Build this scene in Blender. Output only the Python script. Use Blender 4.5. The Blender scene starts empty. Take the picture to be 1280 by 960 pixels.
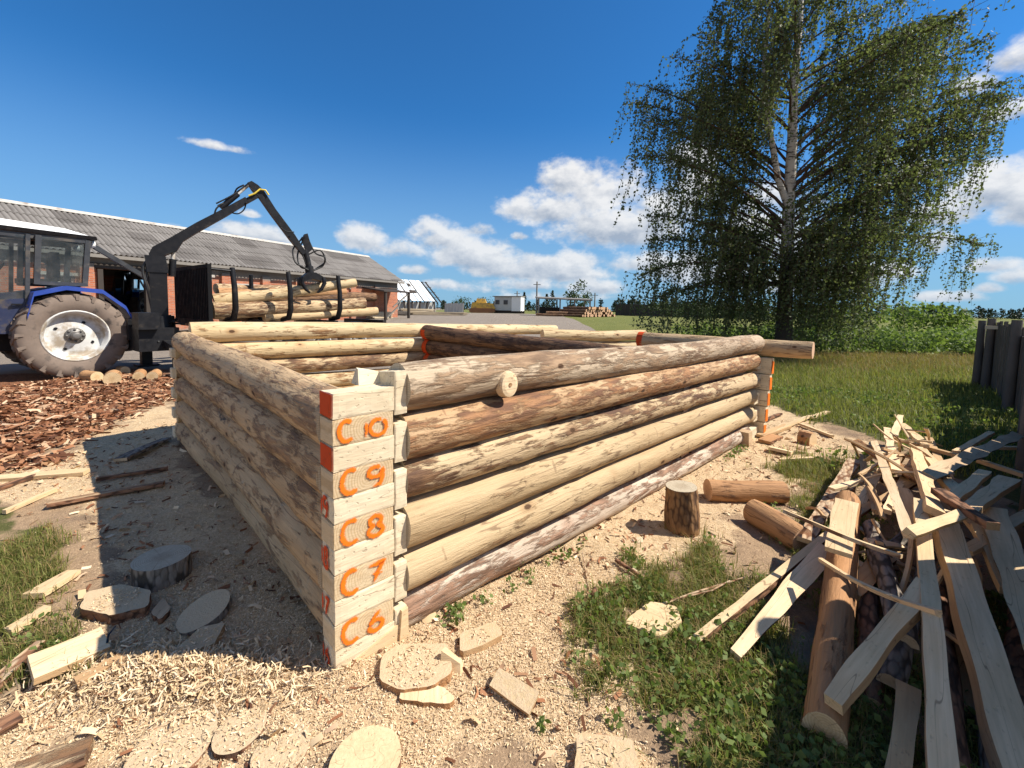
import bpy, math, random
import numpy as np
from mathutils import Vector, Matrix, noise as mnoise
R_ = random.Random(7)
rng = np.random.default_rng(11)
sc = bpy.context.scene
COL = sc.collection
rad = math.radians

# ------------------------------------------------------------------ camera, sky, sun, exposure
H, FP, CX, CY = 1.55, 540.0, 640.0, 424.0          # eye height, focal length in photo pixels (1280 wide)
PITCH, ROLL = rad(4.0), rad(1.0)
_r = Vector((1, 0, 0)); _f = Vector((0, math.cos(PITCH), -math.sin(PITCH))); _u = Vector((0, math.sin(PITCH), math.cos(PITCH)))
_R = _r * math.cos(ROLL) + _u * math.sin(ROLL); _U = _u * math.cos(ROLL) - _r * math.sin(ROLL)
cam = bpy.data.cameras.new('camera'); camo = bpy.data.objects.new('camera', cam); COL.objects.link(camo)
cam.sensor_width = 36; cam.lens = 36 * FP / 1280; cam.shift_y = -(480 - CY) / 1280
cam.clip_start = 0.05; cam.clip_end = 6000
camo.matrix_world = Matrix(((_R.x, _U.x, -_f.x, 0), (_R.y, _U.y, -_f.y, 0), (_R.z, _U.z, -_f.z, H), (0, 0, 0, 1)))
sc.camera = camo
sc.view_settings.view_transform = 'Standard'; sc.view_settings.look = 'None'
sc.view_settings.gamma = 1; sc.view_settings.exposure = 0.72
sc.view_settings.use_curve_mapping = False
sc.cycles.max_bounces = 6; sc.cycles.transparent_max_bounces = 12
sc.cycles.use_denoising = True
SUN_EL, SUN_AZ = 48.0, 92.0                          # azimuth clockwise from +Y
sd = Vector((math.sin(rad(SUN_AZ)) * math.cos(rad(SUN_EL)), math.cos(rad(SUN_AZ)) * math.cos(rad(SUN_EL)), math.sin(rad(SUN_EL))))
sl = bpy.data.lights.new('sun', 'SUN'); sl.energy = 4.7; sl.angle = rad(0.5); sl.color = (1.0, 0.93, 0.82)
so = bpy.data.objects.new('sun', sl); COL.objects.link(so)
so.rotation_euler = (-sd).to_track_quat('-Z', 'Y').to_euler()
world = bpy.data.worlds.new('World'); sc.world = world; world.use_nodes = True

def ray(px, py): return _f + _R * ((px - CX) / FP) - _U * ((py - CY) / FP)
def gz(px, py, z=0.0):
    d = ray(px, py); return Vector((0, 0, H)) + d * ((z - H) / d.z)
def dp(px, py, D):
    d = ray(px, py); return Vector((0, 0, H)) + d * (D / d.y)

# ------------------------------------------------------------------ node helper
class G:
    def __init__(s, nt): s.nt = nt
    def n(s, t, **k):
        x = s.nt.nodes.new(t)
        for a, v in k.items(): setattr(x, a, v)
        return x
    def put(s, sock, v):
        if hasattr(v, 'is_output'): s.nt.links.new(v, sock)
        elif v is not None:
            if isinstance(v, (tuple, list)) and len(v) == 3 and sock.type == 'RGBA': v = (*v, 1)
            sock.default_value = v
    def math(s, op, a, b=None, c=None, clamp=False):
        x = s.n('ShaderNodeMath', operation=op, use_clamp=clamp)
        s.put(x.inputs[0], a); s.put(x.inputs[1], b)
        if c is not None: s.put(x.inputs[2], c)
        return x.outputs[0]
    def vmath(s, op, a, b=None):
        x = s.n('ShaderNodeVectorMath', operation=op); s.put(x.inputs[0], a)
        if b is not None: s.put(x.inputs[1], b)
        return x.outputs[0]
    def noise(s, vec, scale=1, detail=3, rough=.55, dist=0, col=False):
        x = s.n('ShaderNodeTexNoise'); s.put(x.inputs['Vector'], vec)
        x.inputs['Scale'].default_value = scale; x.inputs['Detail'].default_value = detail
        x.inputs['Roughness'].default_value = rough; x.inputs['Distortion'].default_value = dist
        return x.outputs['Color' if col else 'Fac']
    def voro(s, vec, scale=1, feature='F1', out='Distance'):
        x = s.n('ShaderNodeTexVoronoi', feature=feature); s.put(x.inputs['Vector'], vec); x.inputs['Scale'].default_value = scale
        return x.outputs[out]
    def ss(s, v, a, b, o0=0.0, o1=1.0):
        x = s.n('ShaderNodeMapRange', interpolation_type='SMOOTHSTEP'); s.put(x.inputs[0], v)
        x.inputs[1].default_value = a; x.inputs[2].default_value = b; x.inputs[3].default_value = o0; x.inputs[4].default_value = o1
        return x.outputs[0]
    def mix(s, f, a, b, mode='MIX'):
        x = s.n('ShaderNodeMix', data_type='RGBA', blend_type=mode); s.put(x.inputs[0], f); s.put(x.inputs[6], a); s.put(x.inputs[7], b)
        return x.outputs[2]
    def sep(s, v):
        x = s.n('ShaderNodeSeparateXYZ'); s.put(x.inputs[0], v); return x.outputs
    def comb(s, a, b, c):
        x = s.n('ShaderNodeCombineXYZ'); s.put(x.inputs[0], a); s.put(x.inputs[1], b); s.put(x.inputs[2], c); return x.outputs[0]

class M(G):
    def __init__(s, name, rough=.8, spec=.3, metal=0.0):
        s.m = bpy.data.materials.new(name); s.m.use_nodes = True
        super().__init__(s.m.node_tree)
        s.b = s.nt.nodes['Principled BSDF']; s.b.inputs['Roughness'].default_value = rough
        s.b.inputs['Specular IOR Level'].default_value = spec; s.b.inputs['Metallic'].default_value = metal
        tc = s.n('ShaderNodeTexCoord'); s.obj = tc.outputs['Object']
        s.geo = s.n('ShaderNodeNewGeometry'); s.pos = s.geo.outputs['Position']; s.isl = s.geo.outputs['Random Per Island']
        s.rnd = s.n('ShaderNodeObjectInfo').outputs['Random']
    def robj(s, sx=1, sy=1, sz=1):
        return s.vmath('MULTIPLY', s.vmath('ADD', s.obj, s.comb(s.math('MULTIPLY', s.rnd, 37.0), s.math('MULTIPLY', s.rnd, 53.0), s.math('MULTIPLY', s.rnd, 71.0))), (sx, sy, sz))
    def done(s, col=None, rough=None, bump=None, strength=.4, dist=.01):
        if col is not None: s.put(s.b.inputs['Base Color'], col)
        if rough is not None: s.put(s.b.inputs['Roughness'], rough)
        if bump is not None:
            x = s.n('ShaderNodeBump'); s.put(x.inputs['Height'], bump); x.inputs['Strength'].default_value = strength; x.inputs['Distance'].default_value = dist
            s.nt.links.new(x.outputs[0], s.b.inputs['Normal'])
        return s.m

# ------------------------------------------------------------------ sky with cumulus clouds, laid out by direction
def build_world():
    g = G(world.node_tree); nt = g.nt; nt.nodes.clear()
    out = g.n('ShaderNodeOutputWorld'); bg = g.n('ShaderNodeBackground'); nt.links.new(bg.outputs[0], out.inputs[0])
    sky = g.n('ShaderNodeTexSky', sky_type='NISHITA', sun_disc=False)
    sky.sun_elevation = rad(SUN_EL); sky.sun_rotation = rad(SUN_AZ)
    sky.air_density = 1.0; sky.dust_density = .25; sky.ozone_density = 3.0; sky.altitude = 300
    bg.inputs[1].default_value = SKY_STRENGTH
    v = g.n('ShaderNodeTexCoord').outputs['Generated']
    v = g.vmath('NORMALIZE', v)
    x, y, z = g.sep(v)
    el = g.math('MULTIPLY', g.math('ARCSINE', z), 57.2958)
    az = g.math('MULTIPLY', g.math('ARCTAN2', x, y), 57.2958)
    blobs = []
    def B(px, py, rx, ry, amp=1.0):                      # one puff of cloud: direction and angular radii taken once from the photo
        d = ray(px, py).normalized(); a = math.degrees(math.atan2(d.x, d.y)); e = math.degrees(math.asin(d.z))
        d2 = ray(px + rx, py).normalized(); d3 = ray(px, py - ry).normalized()
        ra = abs(math.degrees(math.atan2(d2.x, d2.y)) - a); re = abs(math.degrees(math.asin(d3.z)) - e)
        blobs.append((a, e, ra, re, amp))
    for b in ((712, 228, 38, 30), (760, 245, 62, 40), (690, 262, 70, 30, .9), (762, 285, 80, 38), (658, 258, 34, 18, .8), (820, 270, 60, 40), (800, 330, 60, 18, .8),
              (460, 300, 32, 22), (497, 312, 40, 18, .85), (548, 297, 40, 26), (590, 318, 56, 26), (625, 335, 52, 22, .95), (690, 342, 80, 20, .95), (722, 330, 30, 20, .8),
              (515, 338, 22, 9, .7), (648, 296, 12, 7, .6), (560, 357, 40, 9, .7), (650, 357, 70, 11, .8), (740, 360, 50, 14, .8), (600, 362, 60, 9, .6), (690, 370, 90, 9, .5),
              (275, 184, 42, 9, .55), (315, 296, 60, 18, .85), (300, 292, 30, 14, .9), (215, 285, 24, 10, .6), (352, 300, 24, 8, .5), (315, 268, 16, 7, .5),
              (1240, 238, 75, 40), (1180, 268, 60, 24, .9), (1290, 262, 60, 36), (1270, 72, 42, 26, .9), (1265, 140, 44, 16, .75), (1300, 60, 50, 40),
              (1215, 110, 50, 22, .6), (1140, 215, 40, 26, .7), (600, 290, 26, 12, .55), (860, 200, 50, 30, .6), (1170, 305, 36, 22, .75), (1100, 340, 60, 18, .7), (1250, 332, 50, 14, .75), (1240, 362, 26, 10, .7), (1190, 372, 70, 10, .75), (1285, 345, 50, 22, .8), (960, 300, 120, 50, .8),
              (870, 340, 90, 30, .8), (1000, 355, 120, 20, .7), (880, 240, 50, 40, .7), (1060, 345, 60, 16, .7), (960, 245, 40, 26, .7),
              (-160, 250, 130, 60), (-400, 120, 150, 70), (1600, 260, 150, 70), (1900, 120, 200, 80)):
        B(*b)
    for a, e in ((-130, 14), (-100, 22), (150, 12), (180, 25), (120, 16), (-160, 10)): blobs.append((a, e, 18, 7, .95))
    m = None; lowness = None
    for a, e, ra, re, amp in blobs:
        da = g.math('MULTIPLY', g.math('SUBTRACT', az, a), 1 / ra)
        de = g.math('MULTIPLY', g.math('SUBTRACT', el, e), 1 / re)
        # flat-bottomed: the lower half falls off faster
        de2 = g.math('MULTIPLY', g.math('MINIMUM', de, 0.0), 1.5); de3 = g.math('ADD', g.math('MAXIMUM', de, 0.0), de2)
        q = g.math('SUBTRACT', amp, g.math('MULTIPLY_ADD', da, da, g.math('MULTIPLY', de3, de3)))
        q = g.math('MAXIMUM', q, -2.0)
        w = g.math('MULTIPLY', g.math('MAXIMUM', g.math('ADD', q, .2), 0.0), de)
        m = q if m is None else g.math('SMOOTH_MAX', m, q, 0.35)
        lowness = w if lowness is None else g.math('ADD', lowness, w)
    m = g.math('SMOOTH_MAX', m, g.ss(y, .0, -.55, -2.0, .05), .35)          # unseen cloud behind the viewer, added to whiten the fill light
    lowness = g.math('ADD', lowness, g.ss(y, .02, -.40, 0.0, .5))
    vs = g.vmath('MULTIPLY', v, (1, 1, 1.5))
    n1 = g.noise(vs, 9, 9, .6); n1b = g.noise(g.vmath('ADD', vs, (.012, 0, .022)), 9, 9, .6)
    n2 = g.noise(vs, 34, 7, .62)
    dens = g.math('ADD', g.math('ADD', m, .16), g.math('MULTIPLY_ADD', g.math('SUBTRACT', n1, .5), 3.6, g.math('MULTIPLY', g.math('SUBTRACT', n2, .5), 1.3)))
    alpha = g.ss(dens, -.25, .95)
    relief = g.math('MULTIPLY', g.math('SUBTRACT', n1, n1b), 3.2)
    base = g.math('ADD', g.ss(lowness, -.55, .45, .30, 1.0), relief)
    thick = g.ss(dens, .3, 1.8, 0.0, .34)
    lum = g.math('SUBTRACT', base, thick, None, True)
    cc = g.mix(lum, (2.3, 2.7, 3.4), (6.5, 6.4, 6.3))
    haze = g.ss(el, 0.0, 24.0, 1.0, 0.0)
    skyc = g.mix(1.0, sky.outputs[0], SKY_TINT, 'MULTIPLY')
    skyc = g.mix(g.math('MULTIPLY', haze, .80), skyc, (2.0, 3.35, 4.9))
    cc2 = g.mix(g.math('MULTIPLY', haze, .30), cc, (3.6, 4.6, 5.8))
    fin = g.mix(g.math('MULTIPLY', alpha, .96), skyc, cc2)
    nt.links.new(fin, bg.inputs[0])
SKY_STRENGTH = 0.088
SKY_TINT = (.22, .66, 1.0)
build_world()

# ------------------------------------------------------------------ object helpers
WM = {}
def link(name, me, Mw=None, parent=None):
    o = bpy.data.objects.new(name, me); COL.objects.link(o)
    Mw = Mw or Matrix.Identity(4); WM[o] = Mw.copy()
    if parent is not None:
        o.parent = parent; o.matrix_basis = WM[parent].inverted() @ Mw
    else: o.matrix_basis = Mw
    return o
def tag(o, label=None, cat=None, group=None, kind=None):
    if label: o['label'] = label
    if cat: o['category'] = cat
    if group: o['group'] = group
    if kind or cat: o['kind'] = kind or 'thing'
    return o
def thing(name, loc, label, cat, group=None, rz=0.0):
    return tag(link(name, None, Matrix.Translation(loc) @ Matrix.Rotation(rz, 4, 'Z')), label, cat, group)
def frame(p, xdir, up=(0, 0, 1), roll=0.0):
    X = Vector(xdir).normalized(); Y = Vector(up).cross(X)
    if Y.length < 1e-5: Y = Vector((0, 1, 0)).cross(X) if abs(X.y) < .9 else Vector((1, 0, 0))
    Y.normalize(); Z = X.cross(Y)
    m = Matrix(((X.x, Y.x, Z.x, p[0]), (X.y, Y.y, Z.y, p[1]), (X.z, Y.z, Z.z, p[2]), (0, 0, 0, 1)))
    return m @ Matrix.Rotation(roll, 4, 'X') if roll else m
class MB:
    def __init__(s): s.v = []; s.f = []; s.mi = []; s.sm = []
    def add(s, vs, fs, mi=0, smooth=False):
        b = len(s.v); s.v += [tuple(q) for q in vs]
        for f in fs:
            s.f.append([b + i for i in f]); s.mi.append(mi); s.sm.append(smooth)
    def hexa(s, vs, mi=0, mat=None):       # 8 corners: bottom ring then top ring
        if mat is not None: vs = [mat @ Vector(q) for q in vs]
        s.add(vs, [(3, 2, 1, 0), (4, 5, 6, 7), (0, 1, 5, 4), (1, 2, 6, 5), (2, 3, 7, 6), (3, 0, 4, 7)], mi)
    def box(s, c, size, mi=0, mat=None, bev=0.0):
        cx, cy, cz = c; a, b, d = size[0] / 2, size[1] / 2, size[2] / 2
        vs = [(cx - a, cy - b, cz - d), (cx + a, cy - b, cz - d), (cx + a, cy + b, cz - d), (cx - a, cy + b, cz - d),
              (cx - a, cy - b, cz + d), (cx + a, cy - b, cz + d), (cx + a, cy + b, cz + d), (cx - a, cy + b, cz + d)]
        s.hexa(vs, mi, mat)
    def bar(s, p0, p1, w, h, mi=0, up=(0, 0, 1)):
        p0 = Vector(p0); p1 = Vector(p1); m = frame(p0, p1 - p0, up); L = (p1 - p0).length
        s.box((L / 2, 0, 0), (L, w, h), mi, m)
    def tube(s, pts, rads, n=10, mi=0, cap=True, capmi=None):
        pts = [Vector(p) for p in pts]
        if not hasattr(rads, '__len__'): rads = [rads] * len(pts)
        rings = []; U = None
        for i, p in enumerate(pts):
            d = (pts[min(i + 1, len(pts) - 1)] - pts[max(i - 1, 0)]).normalized()
            if U is None:
                U = d.cross(Vector((0, 0, 1)))
                if U.length < .05: U = d.cross(Vector((0, 1, 0)))
            U = (U - d * U.dot(d)).normalized(); V = d.cross(U)
            rings.append([p + (U * math.cos(t) + V * math.sin(t)) * rads[i] for t in [2 * math.pi * k / n for k in range(n)]])
        vs = [q for r in rings for q in r]; fs = []
        for i in range(len(pts) - 1):
            for k in range(n): fs.append((i * n + k, i * n + (k + 1) % n, (i + 1) * n + (k + 1) % n, (i + 1) * n + k))
        s.add(vs, fs, mi, True)
        if cap:
            s.add(rings[0], [tuple(reversed(range(n)))], mi if capmi is None else capmi)
            s.add(rings[-1], [tuple(range(n))], mi if capmi is None else capmi)
    def prism(s, poly, th, mat=None, mi=0, side=None):   # polygon in local XY extruded along Z by th
        n = len(poly)
        vs = [Vector((x, y, 0)) for x, y in poly] + [Vector((x, y, th)) for x, y in poly]
        if mat is not None: vs = [mat @ q for q in vs]
        s.add(vs, [tuple(reversed(range(n))), tuple(range(n, 2 * n))], mi)
        s.add(vs, [(i, (i + 1) % n, n + (i + 1) % n, n + i) for i in range(n)], mi if side is None else side)
    def lathe(s, prof, n=32, mat=None, mi=0, smooth=True):  # profile of (r, y) turned about local Y
        vs = [];
        for r, y in prof:
            for k in range(n):
                t = 2 * math.pi * k / n; vs.append(Vector((r * math.cos(t), y, r * math.sin(t))))
        if mat is not None: vs = [mat @ q for q in vs]
        fs = []
        for i in range(len(prof) - 1):
            for k in range(n): fs.append((i * n + k, (i + 1) * n + k, (i + 1) * n + (k + 1) % n, i * n + (k + 1) % n))
        s.add(vs, fs, mi, smooth)
    def build(s, name, mats, parent=None, Mw=None):
        me = bpy.data.meshes.new(name); me.from_pydata(s.v, [], s.f)
        for m in (mats if isinstance(mats, (list, tuple)) else [mats]): me.materials.append(m)
        me.polygons.foreach_set('material_index', s.mi); me.polygons.foreach_set('use_smooth', s.sm)
        me.update()
        if Mw is None and parent is not None: Mw = WM[parent]
        return link(name, me, Mw, parent)
def npmesh(name, V, F, mats, mi=None, parent=None, Mw=None, smooth=False):   # arrays: V (n,3), F (m,k)
    me = bpy.data.meshes.new(name); V = np.asarray(V, np.float32); F = np.asarray(F, np.int32)
    k = F.shape[1]
    me.vertices.add(len(V)); me.vertices.foreach_set('co', V.ravel())
    me.loops.add(F.size); me.loops.foreach_set('vertex_index', F.ravel())
    me.polygons.add(len(F)); me.polygons.foreach_set('loop_start', np.arange(0, F.size, k, dtype=np.int32))
    try: me.polygons.foreach_set('loop_total', np.full(len(F), k, np.int32))
    except Exception: pass
    for m in (mats if isinstance(mats, (list, tuple)) else [mats]): me.materials.append(m)
    if mi is not None: me.polygons.foreach_set('material_index', np.asarray(mi, np.int32))
    if smooth: me.polygons.foreach_set('use_smooth', np.ones(len(F), bool))
    me.update(calc_edges=True); me.validate()
    return link(name, me, Mw if Mw is not None else (WM[parent] if parent else None), parent)
def quads(c, ax, ay):          # centre, half axis x, half axis y -> quad verts/faces (diamond-free rectangles)
    V = np.stack([c - ax - ay, c + ax - ay, c + ax + ay, c - ax + ay], 1).reshape(-1, 3)
    return V, np.arange(len(V)).reshape(-1, 4)
def rand_dirs(n):
    v = rng.normal(size=(n, 3)); return v / np.linalg.norm(v, axis=1, keepdims=True)
# value noise for the ground masks
_T = rng.random((256, 256))
def vnoise(x, y):
    xi = np.floor(x).astype(int); yi = np.floor(y).astype(int); fx = x - xi; fy = y - yi
    fx = fx * fx * (3 - 2 * fx); fy = fy * fy * (3 - 2 * fy)
    a = _T[xi % 256, yi % 256]; b = _T[(xi + 1) % 256, yi % 256]; c = _T[xi % 256, (yi + 1) % 256]; d = _T[(xi + 1) % 256, (yi + 1) % 256]
    return (a * (1 - fx) + b * fx) * (1 - fy) + (c * (1 - fx) + d * fx) * fy
def fbm(x, y, o=4):
    t = 0; a = .5; s = 0
    for i in range(o): t = t + a * vnoise(x * 2 ** i + 17.3 * i, y * 2 ** i + 9.1 * i); s += a; a *= .5
    return t / s
def sstep(x, a, b):
    t = np.clip((x - a) / (b - a), 0, 1); return t * t * (3 - 2 * t)
def polydist(x, y, poly):      # signed distance (positive inside) to polygon, numpy
    x = np.asarray(x, float); y = np.asarray(y, float); n = len(poly); d = np.full(x.shape, 1e9); ins = np.zeros(x.shape, bool)
    for i in range(n):
        x0, y0 = poly[i]; x1, y1 = poly[(i + 1) % n]; ex, ey = x1 - x0, y1 - y0
        t = np.clip(((x - x0) * ex + (y - y0) * ey) / (ex * ex + ey * ey + 1e-12), 0, 1)
        d = np.minimum(d, (x - x0 - t * ex) ** 2 + (y - y0 - t * ey) ** 2)
        c = ((y0 > y) != (y1 > y)); xx = x0 + (y - y0) * ex / (ey if abs(ey) > 1e-9 else 1e-9); ins ^= c & (x < xx)
    d = np.sqrt(d); return np.where(ins, d, -d)

# ------------------------------------------------------------------ materials
def mat_log(name, pale, pale2, brown, dark, thr, grime=0.0, knots=True):
    m = M(name, .72, .25)
    s1 = m.noise(m.robj(5.5, 27, 27), 1, 6, .68, .3); s2 = m.noise(m.robj(1.5, 6, 6), 1, 5, .6, .3)
    f = m.math('MULTIPLY_ADD', s1, .58, m.math('MULTIPLY', s2, .42))
    f = m.ss(f, thr - .035, thr + .045)
    base = m.mix(m.ss(m.noise(m.robj(.8, 3, 3), 1, 3), .35, .65), pale, pale2)
    c = m.mix(f, base, m.mix(m.ss(m.noise(m.robj(2, 10, 10), 2.3, 3), .4, .62), brown, dark))
    gr = m.noise(m.robj(4, 90, 90), 1, 3, .6)
    c = m.mix(1.0, c, m.mix(gr, (.68, .66, .62), (1.22, 1.22, 1.22)), 'MULTIPLY')
    cr = m.math('ABSOLUTE', m.math('SUBTRACT', m.noise(m.robj(.55, 9, 9), 1, 2, .5), .5))
    crm = m.ss(cr, .002, .009, 1, 0)
    c = m.mix(m.math('MULTIPLY', crm, .75), c, dark)
    if knots:
        kn = m.math('ADD', m.voro(m.robj(2.6, 4.6, 4.6), 1), m.math('MULTIPLY', m.math('SUBTRACT', s1, .5), .10)); km = m.ss(kn, .055, .10, 1, 0); halo = m.ss(kn, .08, .26, .7, 0)
        c = m.mix(halo, c, brown); c = m.mix(km, c, (.09, .045, .02))
    nick = m.ss(m.noise(m.robj(22, 7, 7), 1, 2, .5), .68, .74)
    c = m.mix(m.math('MULTIPLY', nick, .5), c, dark)
    if grime:
        gm = m.ss(m.noise(m.robj(2.2, 7, 7), 1, 6, .65), .62 - grime * .18, .72 - grime * .14)
        c = m.mix(gm, c, (.045, .042, .038))
        mo = m.ss(m.noise(m.robj(9, 14, 14), 1, 4), .62, .74); c = m.mix(m.math('MULTIPLY', mo, .5), c, (.32, .30, .25))
    h = m.math('MULTIPLY_ADD', s1, .7, m.math('MULTIPLY_ADD', gr, .25, m.math('MULTIPLY', f, .35)))
    return m.done(c, None, h, .85, .016)
L_PALE = mat_log('peeled_pine', (.62, .45, .26), (.52, .37, .20), (.34, .20, .10), (.16, .09, .05), .60)
L_BAST = mat_log('peeled_pine_with_bast', (.58, .43, .26), (.50, .36, .21), (.26, .145, .075), (.12, .065, .04), .50)
L_RED = mat_log('reddish_pine', (.56, .40, .24), (.45, .27, .14), (.37, .19, .09), (.18, .09, .05), .50)
L_BROWN = mat_log('brown_streaked_pine', (.54, .42, .29), (.42, .31, .21), (.38, .25, .15), (.20, .125, .075), .495)
L_GREYP = mat_log('white_scraped_pine', (.60, .50, .40), (.50, .40, .31), (.35, .21, .14), (.17, .10, .065), .50)
L_TAN = mat_log('smooth_tan_pine', (.55, .41, .245), (.48, .345, .195), (.37, .235, .12), (.20, .125, .07), .60)
L_GRIME = mat_log('grimy_barked_pine', (.54, .38, .22), (.46, .31, .17), (.34, .21, .115), (.19, .12, .075), .525, .12)
L_TANG = mat_log('weathered_tan_pine', (.54, .385, .225), (.46, .32, .18), (.35, .22, .12), (.19, .12, .075), .55, .05)
L_YEL = mat_log('yellow_pine', (.65, .51, .31), (.58, .43, .24), (.38, .22, .10), (.22, .11, .05), .57)
L_DARK = mat_log('dark_brown_pine', (.26, .15, .08), (.20, .11, .06), (.13, .07, .04), (.06, .035, .025), .50)
L_ORNG = mat_log('orange_brown_pine', (.48, .27, .13), (.42, .22, .10), (.30, .15, .07), (.16, .08, .04), .58)
def mat_end(name, a, b, c2):
    m = M(name, .85, .2); x, y, z = m.sep(m.obj)
    r = m.math('SQRT', m.math('MULTIPLY_ADD', y, y, m.math('MULTIPLY', z, z)))
    r = m.math('ADD', r, m.math('MULTIPLY', m.noise(m.robj(0, 18, 18), 1, 2), .012))
    ring = m.math('SINE', m.math('MULTIPLY', r, 620.0))
    c = m.mix(m.ss(ring, -.6, .8), a, b); c = m.mix(m.ss(r, .075, .03, 0, .55), c, c2)
    ang = m.math('ARCTAN2', y, z); ck = m.noise(m.comb(m.math('MULTIPLY', ang, 7.0), m.math('MULTIPLY', m.rnd, 40.0), 0.0), 1, 1)
    c = m.mix(m.ss(m.math('ABSOLUTE', m.math('SUBTRACT', ck, .5)), .0, .012, .6, 0), c, (.16, .09, .04))
    gr = m.noise(m.robj(60, 60, 60), 1, 3); c = m.mix(1.0, c, m.mix(gr, (.75, .73, .7), (1.2, 1.2, 1.2)), 'MULTIPLY')
    return m.done(c, None, gr, .3, .004)
END = mat_end('end_grain', (.60, .42, .23), (.70, .53, .32), (.50, .32, .16))
END_PINK = mat_end('pinkish_end_grain', (.60, .36, .22), (.68, .46, .30), (.45, .24, .13))
END_GREY = mat_end('greyed_end_grain', (.44, .37, .27), (.52, .45, .33), (.33, .26, .18))
def mat_hewn(name, a, b, streak=1.0):
    m = M(name, .85, .2)
    g1 = m.noise(m.robj(5, 70, 70), 1, 4, .6); g2 = m.noise(m.robj(3, 9, 9), 1, 3)
    chip = m.ss(m.noise(m.robj(38, 55, 55), 1, 2), .62, .72)
    c = m.mix(m.ss(g2, .35, .65), a, b); c = m.mix(1.0, c, m.mix(g1, (.72, .70, .66), (1.18, 1.18, 1.18)), 'MULTIPLY')
    c = m.mix(m.math('MULTIPLY', chip, .45 * streak), c, (.24, .16, .09))
    cr = m.math('ABSOLUTE', m.math('SUBTRACT', m.noise(m.robj(1.2, 16, 16), 1, 1), .5)); c = m.mix(m.ss(cr, .001, .007, .6, 0), c, (.16, .09, .05))
    return m.done(c, None, m.math('MULTIPLY_ADD', g1, .6, m.math('MULTIPLY', chip, -.5)), .5, .006)
HEWN = mat_hewn('hewn_white_wood', (.76, .66, .48), (.70, .58, .40))
def mat_sawn_end():
    m = M('sawn_log_end', .85, .2); x, y, z = m.sep(m.obj)
    y2 = m.math('ADD', y, .15); z2 = m.math('MULTIPLY', m.math('SUBTRACT', m.math('FRACT', m.math('MULTIPLY', m.math('SUBTRACT', z, .055), 1 / .218)), .5), .218)
    r = m.math('ADD', m.math('SQRT', m.math('MULTIPLY_ADD', y2, y2, m.math('MULTIPLY', z2, z2))), m.math('MULTIPLY', m.noise(m.robj(0, 14, 14), 1, 2), .02))
    c = m.mix(m.ss(m.math('SINE', m.math('MULTIPLY', r, 520.0)), -.3, .9), (.60, .46, .285), (.50, .36, .205))
    c = m.mix(m.ss(m.noise(m.robj(3, 9, 9), 1, 4), .4, .7, 0, .6), c, (.66, .54, .36))
    saw = m.noise(m.robj(40, 26, 150), 1, 3, .6); c = m.mix(1.0, c, m.mix(saw, (.74, .72, .69), (1.2, 1.2, 1.2)), 'MULTIPLY')
    cr = m.math('ABSOLUTE', m.math('SUBTRACT', m.noise(m.comb(0.0, m.math('MULTIPLY', m.math('ARCTAN2', y2, z2), 3.0), m.math('MULTIPLY', m.rnd, 30.0)), 1, 1), .5)); c = m.mix(m.math('MULTIPLY', m.ss(cr, .0, .008, .7, 0), m.ss(r, .09, .02)), c, (.16, .09, .05))
    return m.done(c, None, saw, .4, .004)
HEWN_END = mat_sawn_end()
SAWN = mat_hewn('sawn_board_face', (.70, .53, .32), (.63, .46, .27), .5)
SAWN_PALE = mat_hewn('pale_sawn_face', (.80, .61, .39), (.72, .53, .32), .4)
SAWN_GREY = mat_hewn('greyed_sawn_face', (.56, .41, .26), (.48, .34, .21), .6)
SAWN_WEATH = mat_hewn('dulled_sawn_face', (.72, .51, .30), (.64, .43, .24), .6)
SAWN_WARM = mat_hewn('warm_sawn_face', (.52, .35, .19), (.46, .29, .15), .6)
def mat_bark(name, a, b, c3):
    m = M(name, .9, .15)
    n1 = m.noise(m.robj(7, 22, 22), 1, 5, .6); n2 = m.voro(m.robj(14, 34, 34), 1)
    c = m.mix(m.ss(n1, .35, .65), a, b); c = m.mix(m.ss(n2, .45, .75), c, c3)
    return m.done(c, None, m.math('SUBTRACT', n1, n2), .8, .015)
BARK = mat_bark('pine_bark', (.20, .10, .06), (.30, .16, .09), (.08, .045, .03))
BARK_GREY = mat_bark('grey_bark', (.19, .16, .13), (.28, .24, .20), (.07, .06, .05))
BARK_SPOT = mat_bark('spotted_bark', (.42, .28, .17), (.52, .40, .27), (.20, .10, .055))
STUMPB = mat_bark('stump_bark', (.20, .11, .055), (.30, .17, .08), (.09, .05, .03))
def mat_plain(name, col, rough=.6, spec=.4, metal=0.0, var=.25, scale=6, dirt=None, dirt_thr=.6):
    m = M(name, rough, spec, metal)
    n1 = m.noise(m.robj(1, 1, 1), scale, 5, .6)
    lo = tuple(c * (1 - var) for c in col); hi = tuple(min(1, c * (1 + var)) for c in col)
    c = m.mix(n1, lo, hi)
    if dirt: c = m.mix(m.ss(m.noise(m.robj(1, 1, 1), scale * .6, 6, .65), dirt_thr - .08, dirt_thr + .1), c, dirt)
    return m.done(c, m.ss(n1, .3, .7, rough * .8, min(1, rough * 1.2)), n1, .12, .01)
STEEL_BLACK = mat_plain('black_painted_steel', (.009, .009, .011), .5, .3, 0, .4, 9, (.045, .036, .028), .64)
SOOT = mat_plain('black_grille_steel', (.010, .010, .011), .7, .1, 0, .3, 9)
RUBBER_HOSE = mat_plain('black_hose', (.015, .015, .015), .5, .4)
BLUE = mat_plain('blue_tractor_paint', (.025, .06, .30), .35, .5, 0, .3, 5, (.14, .11, .09), .64)
DARKBLUE = mat_plain('dark_blue_paint', (.02, .028, .07), .45, .5, 0, .3, 5, (.10, .08, .06), .58)
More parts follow.
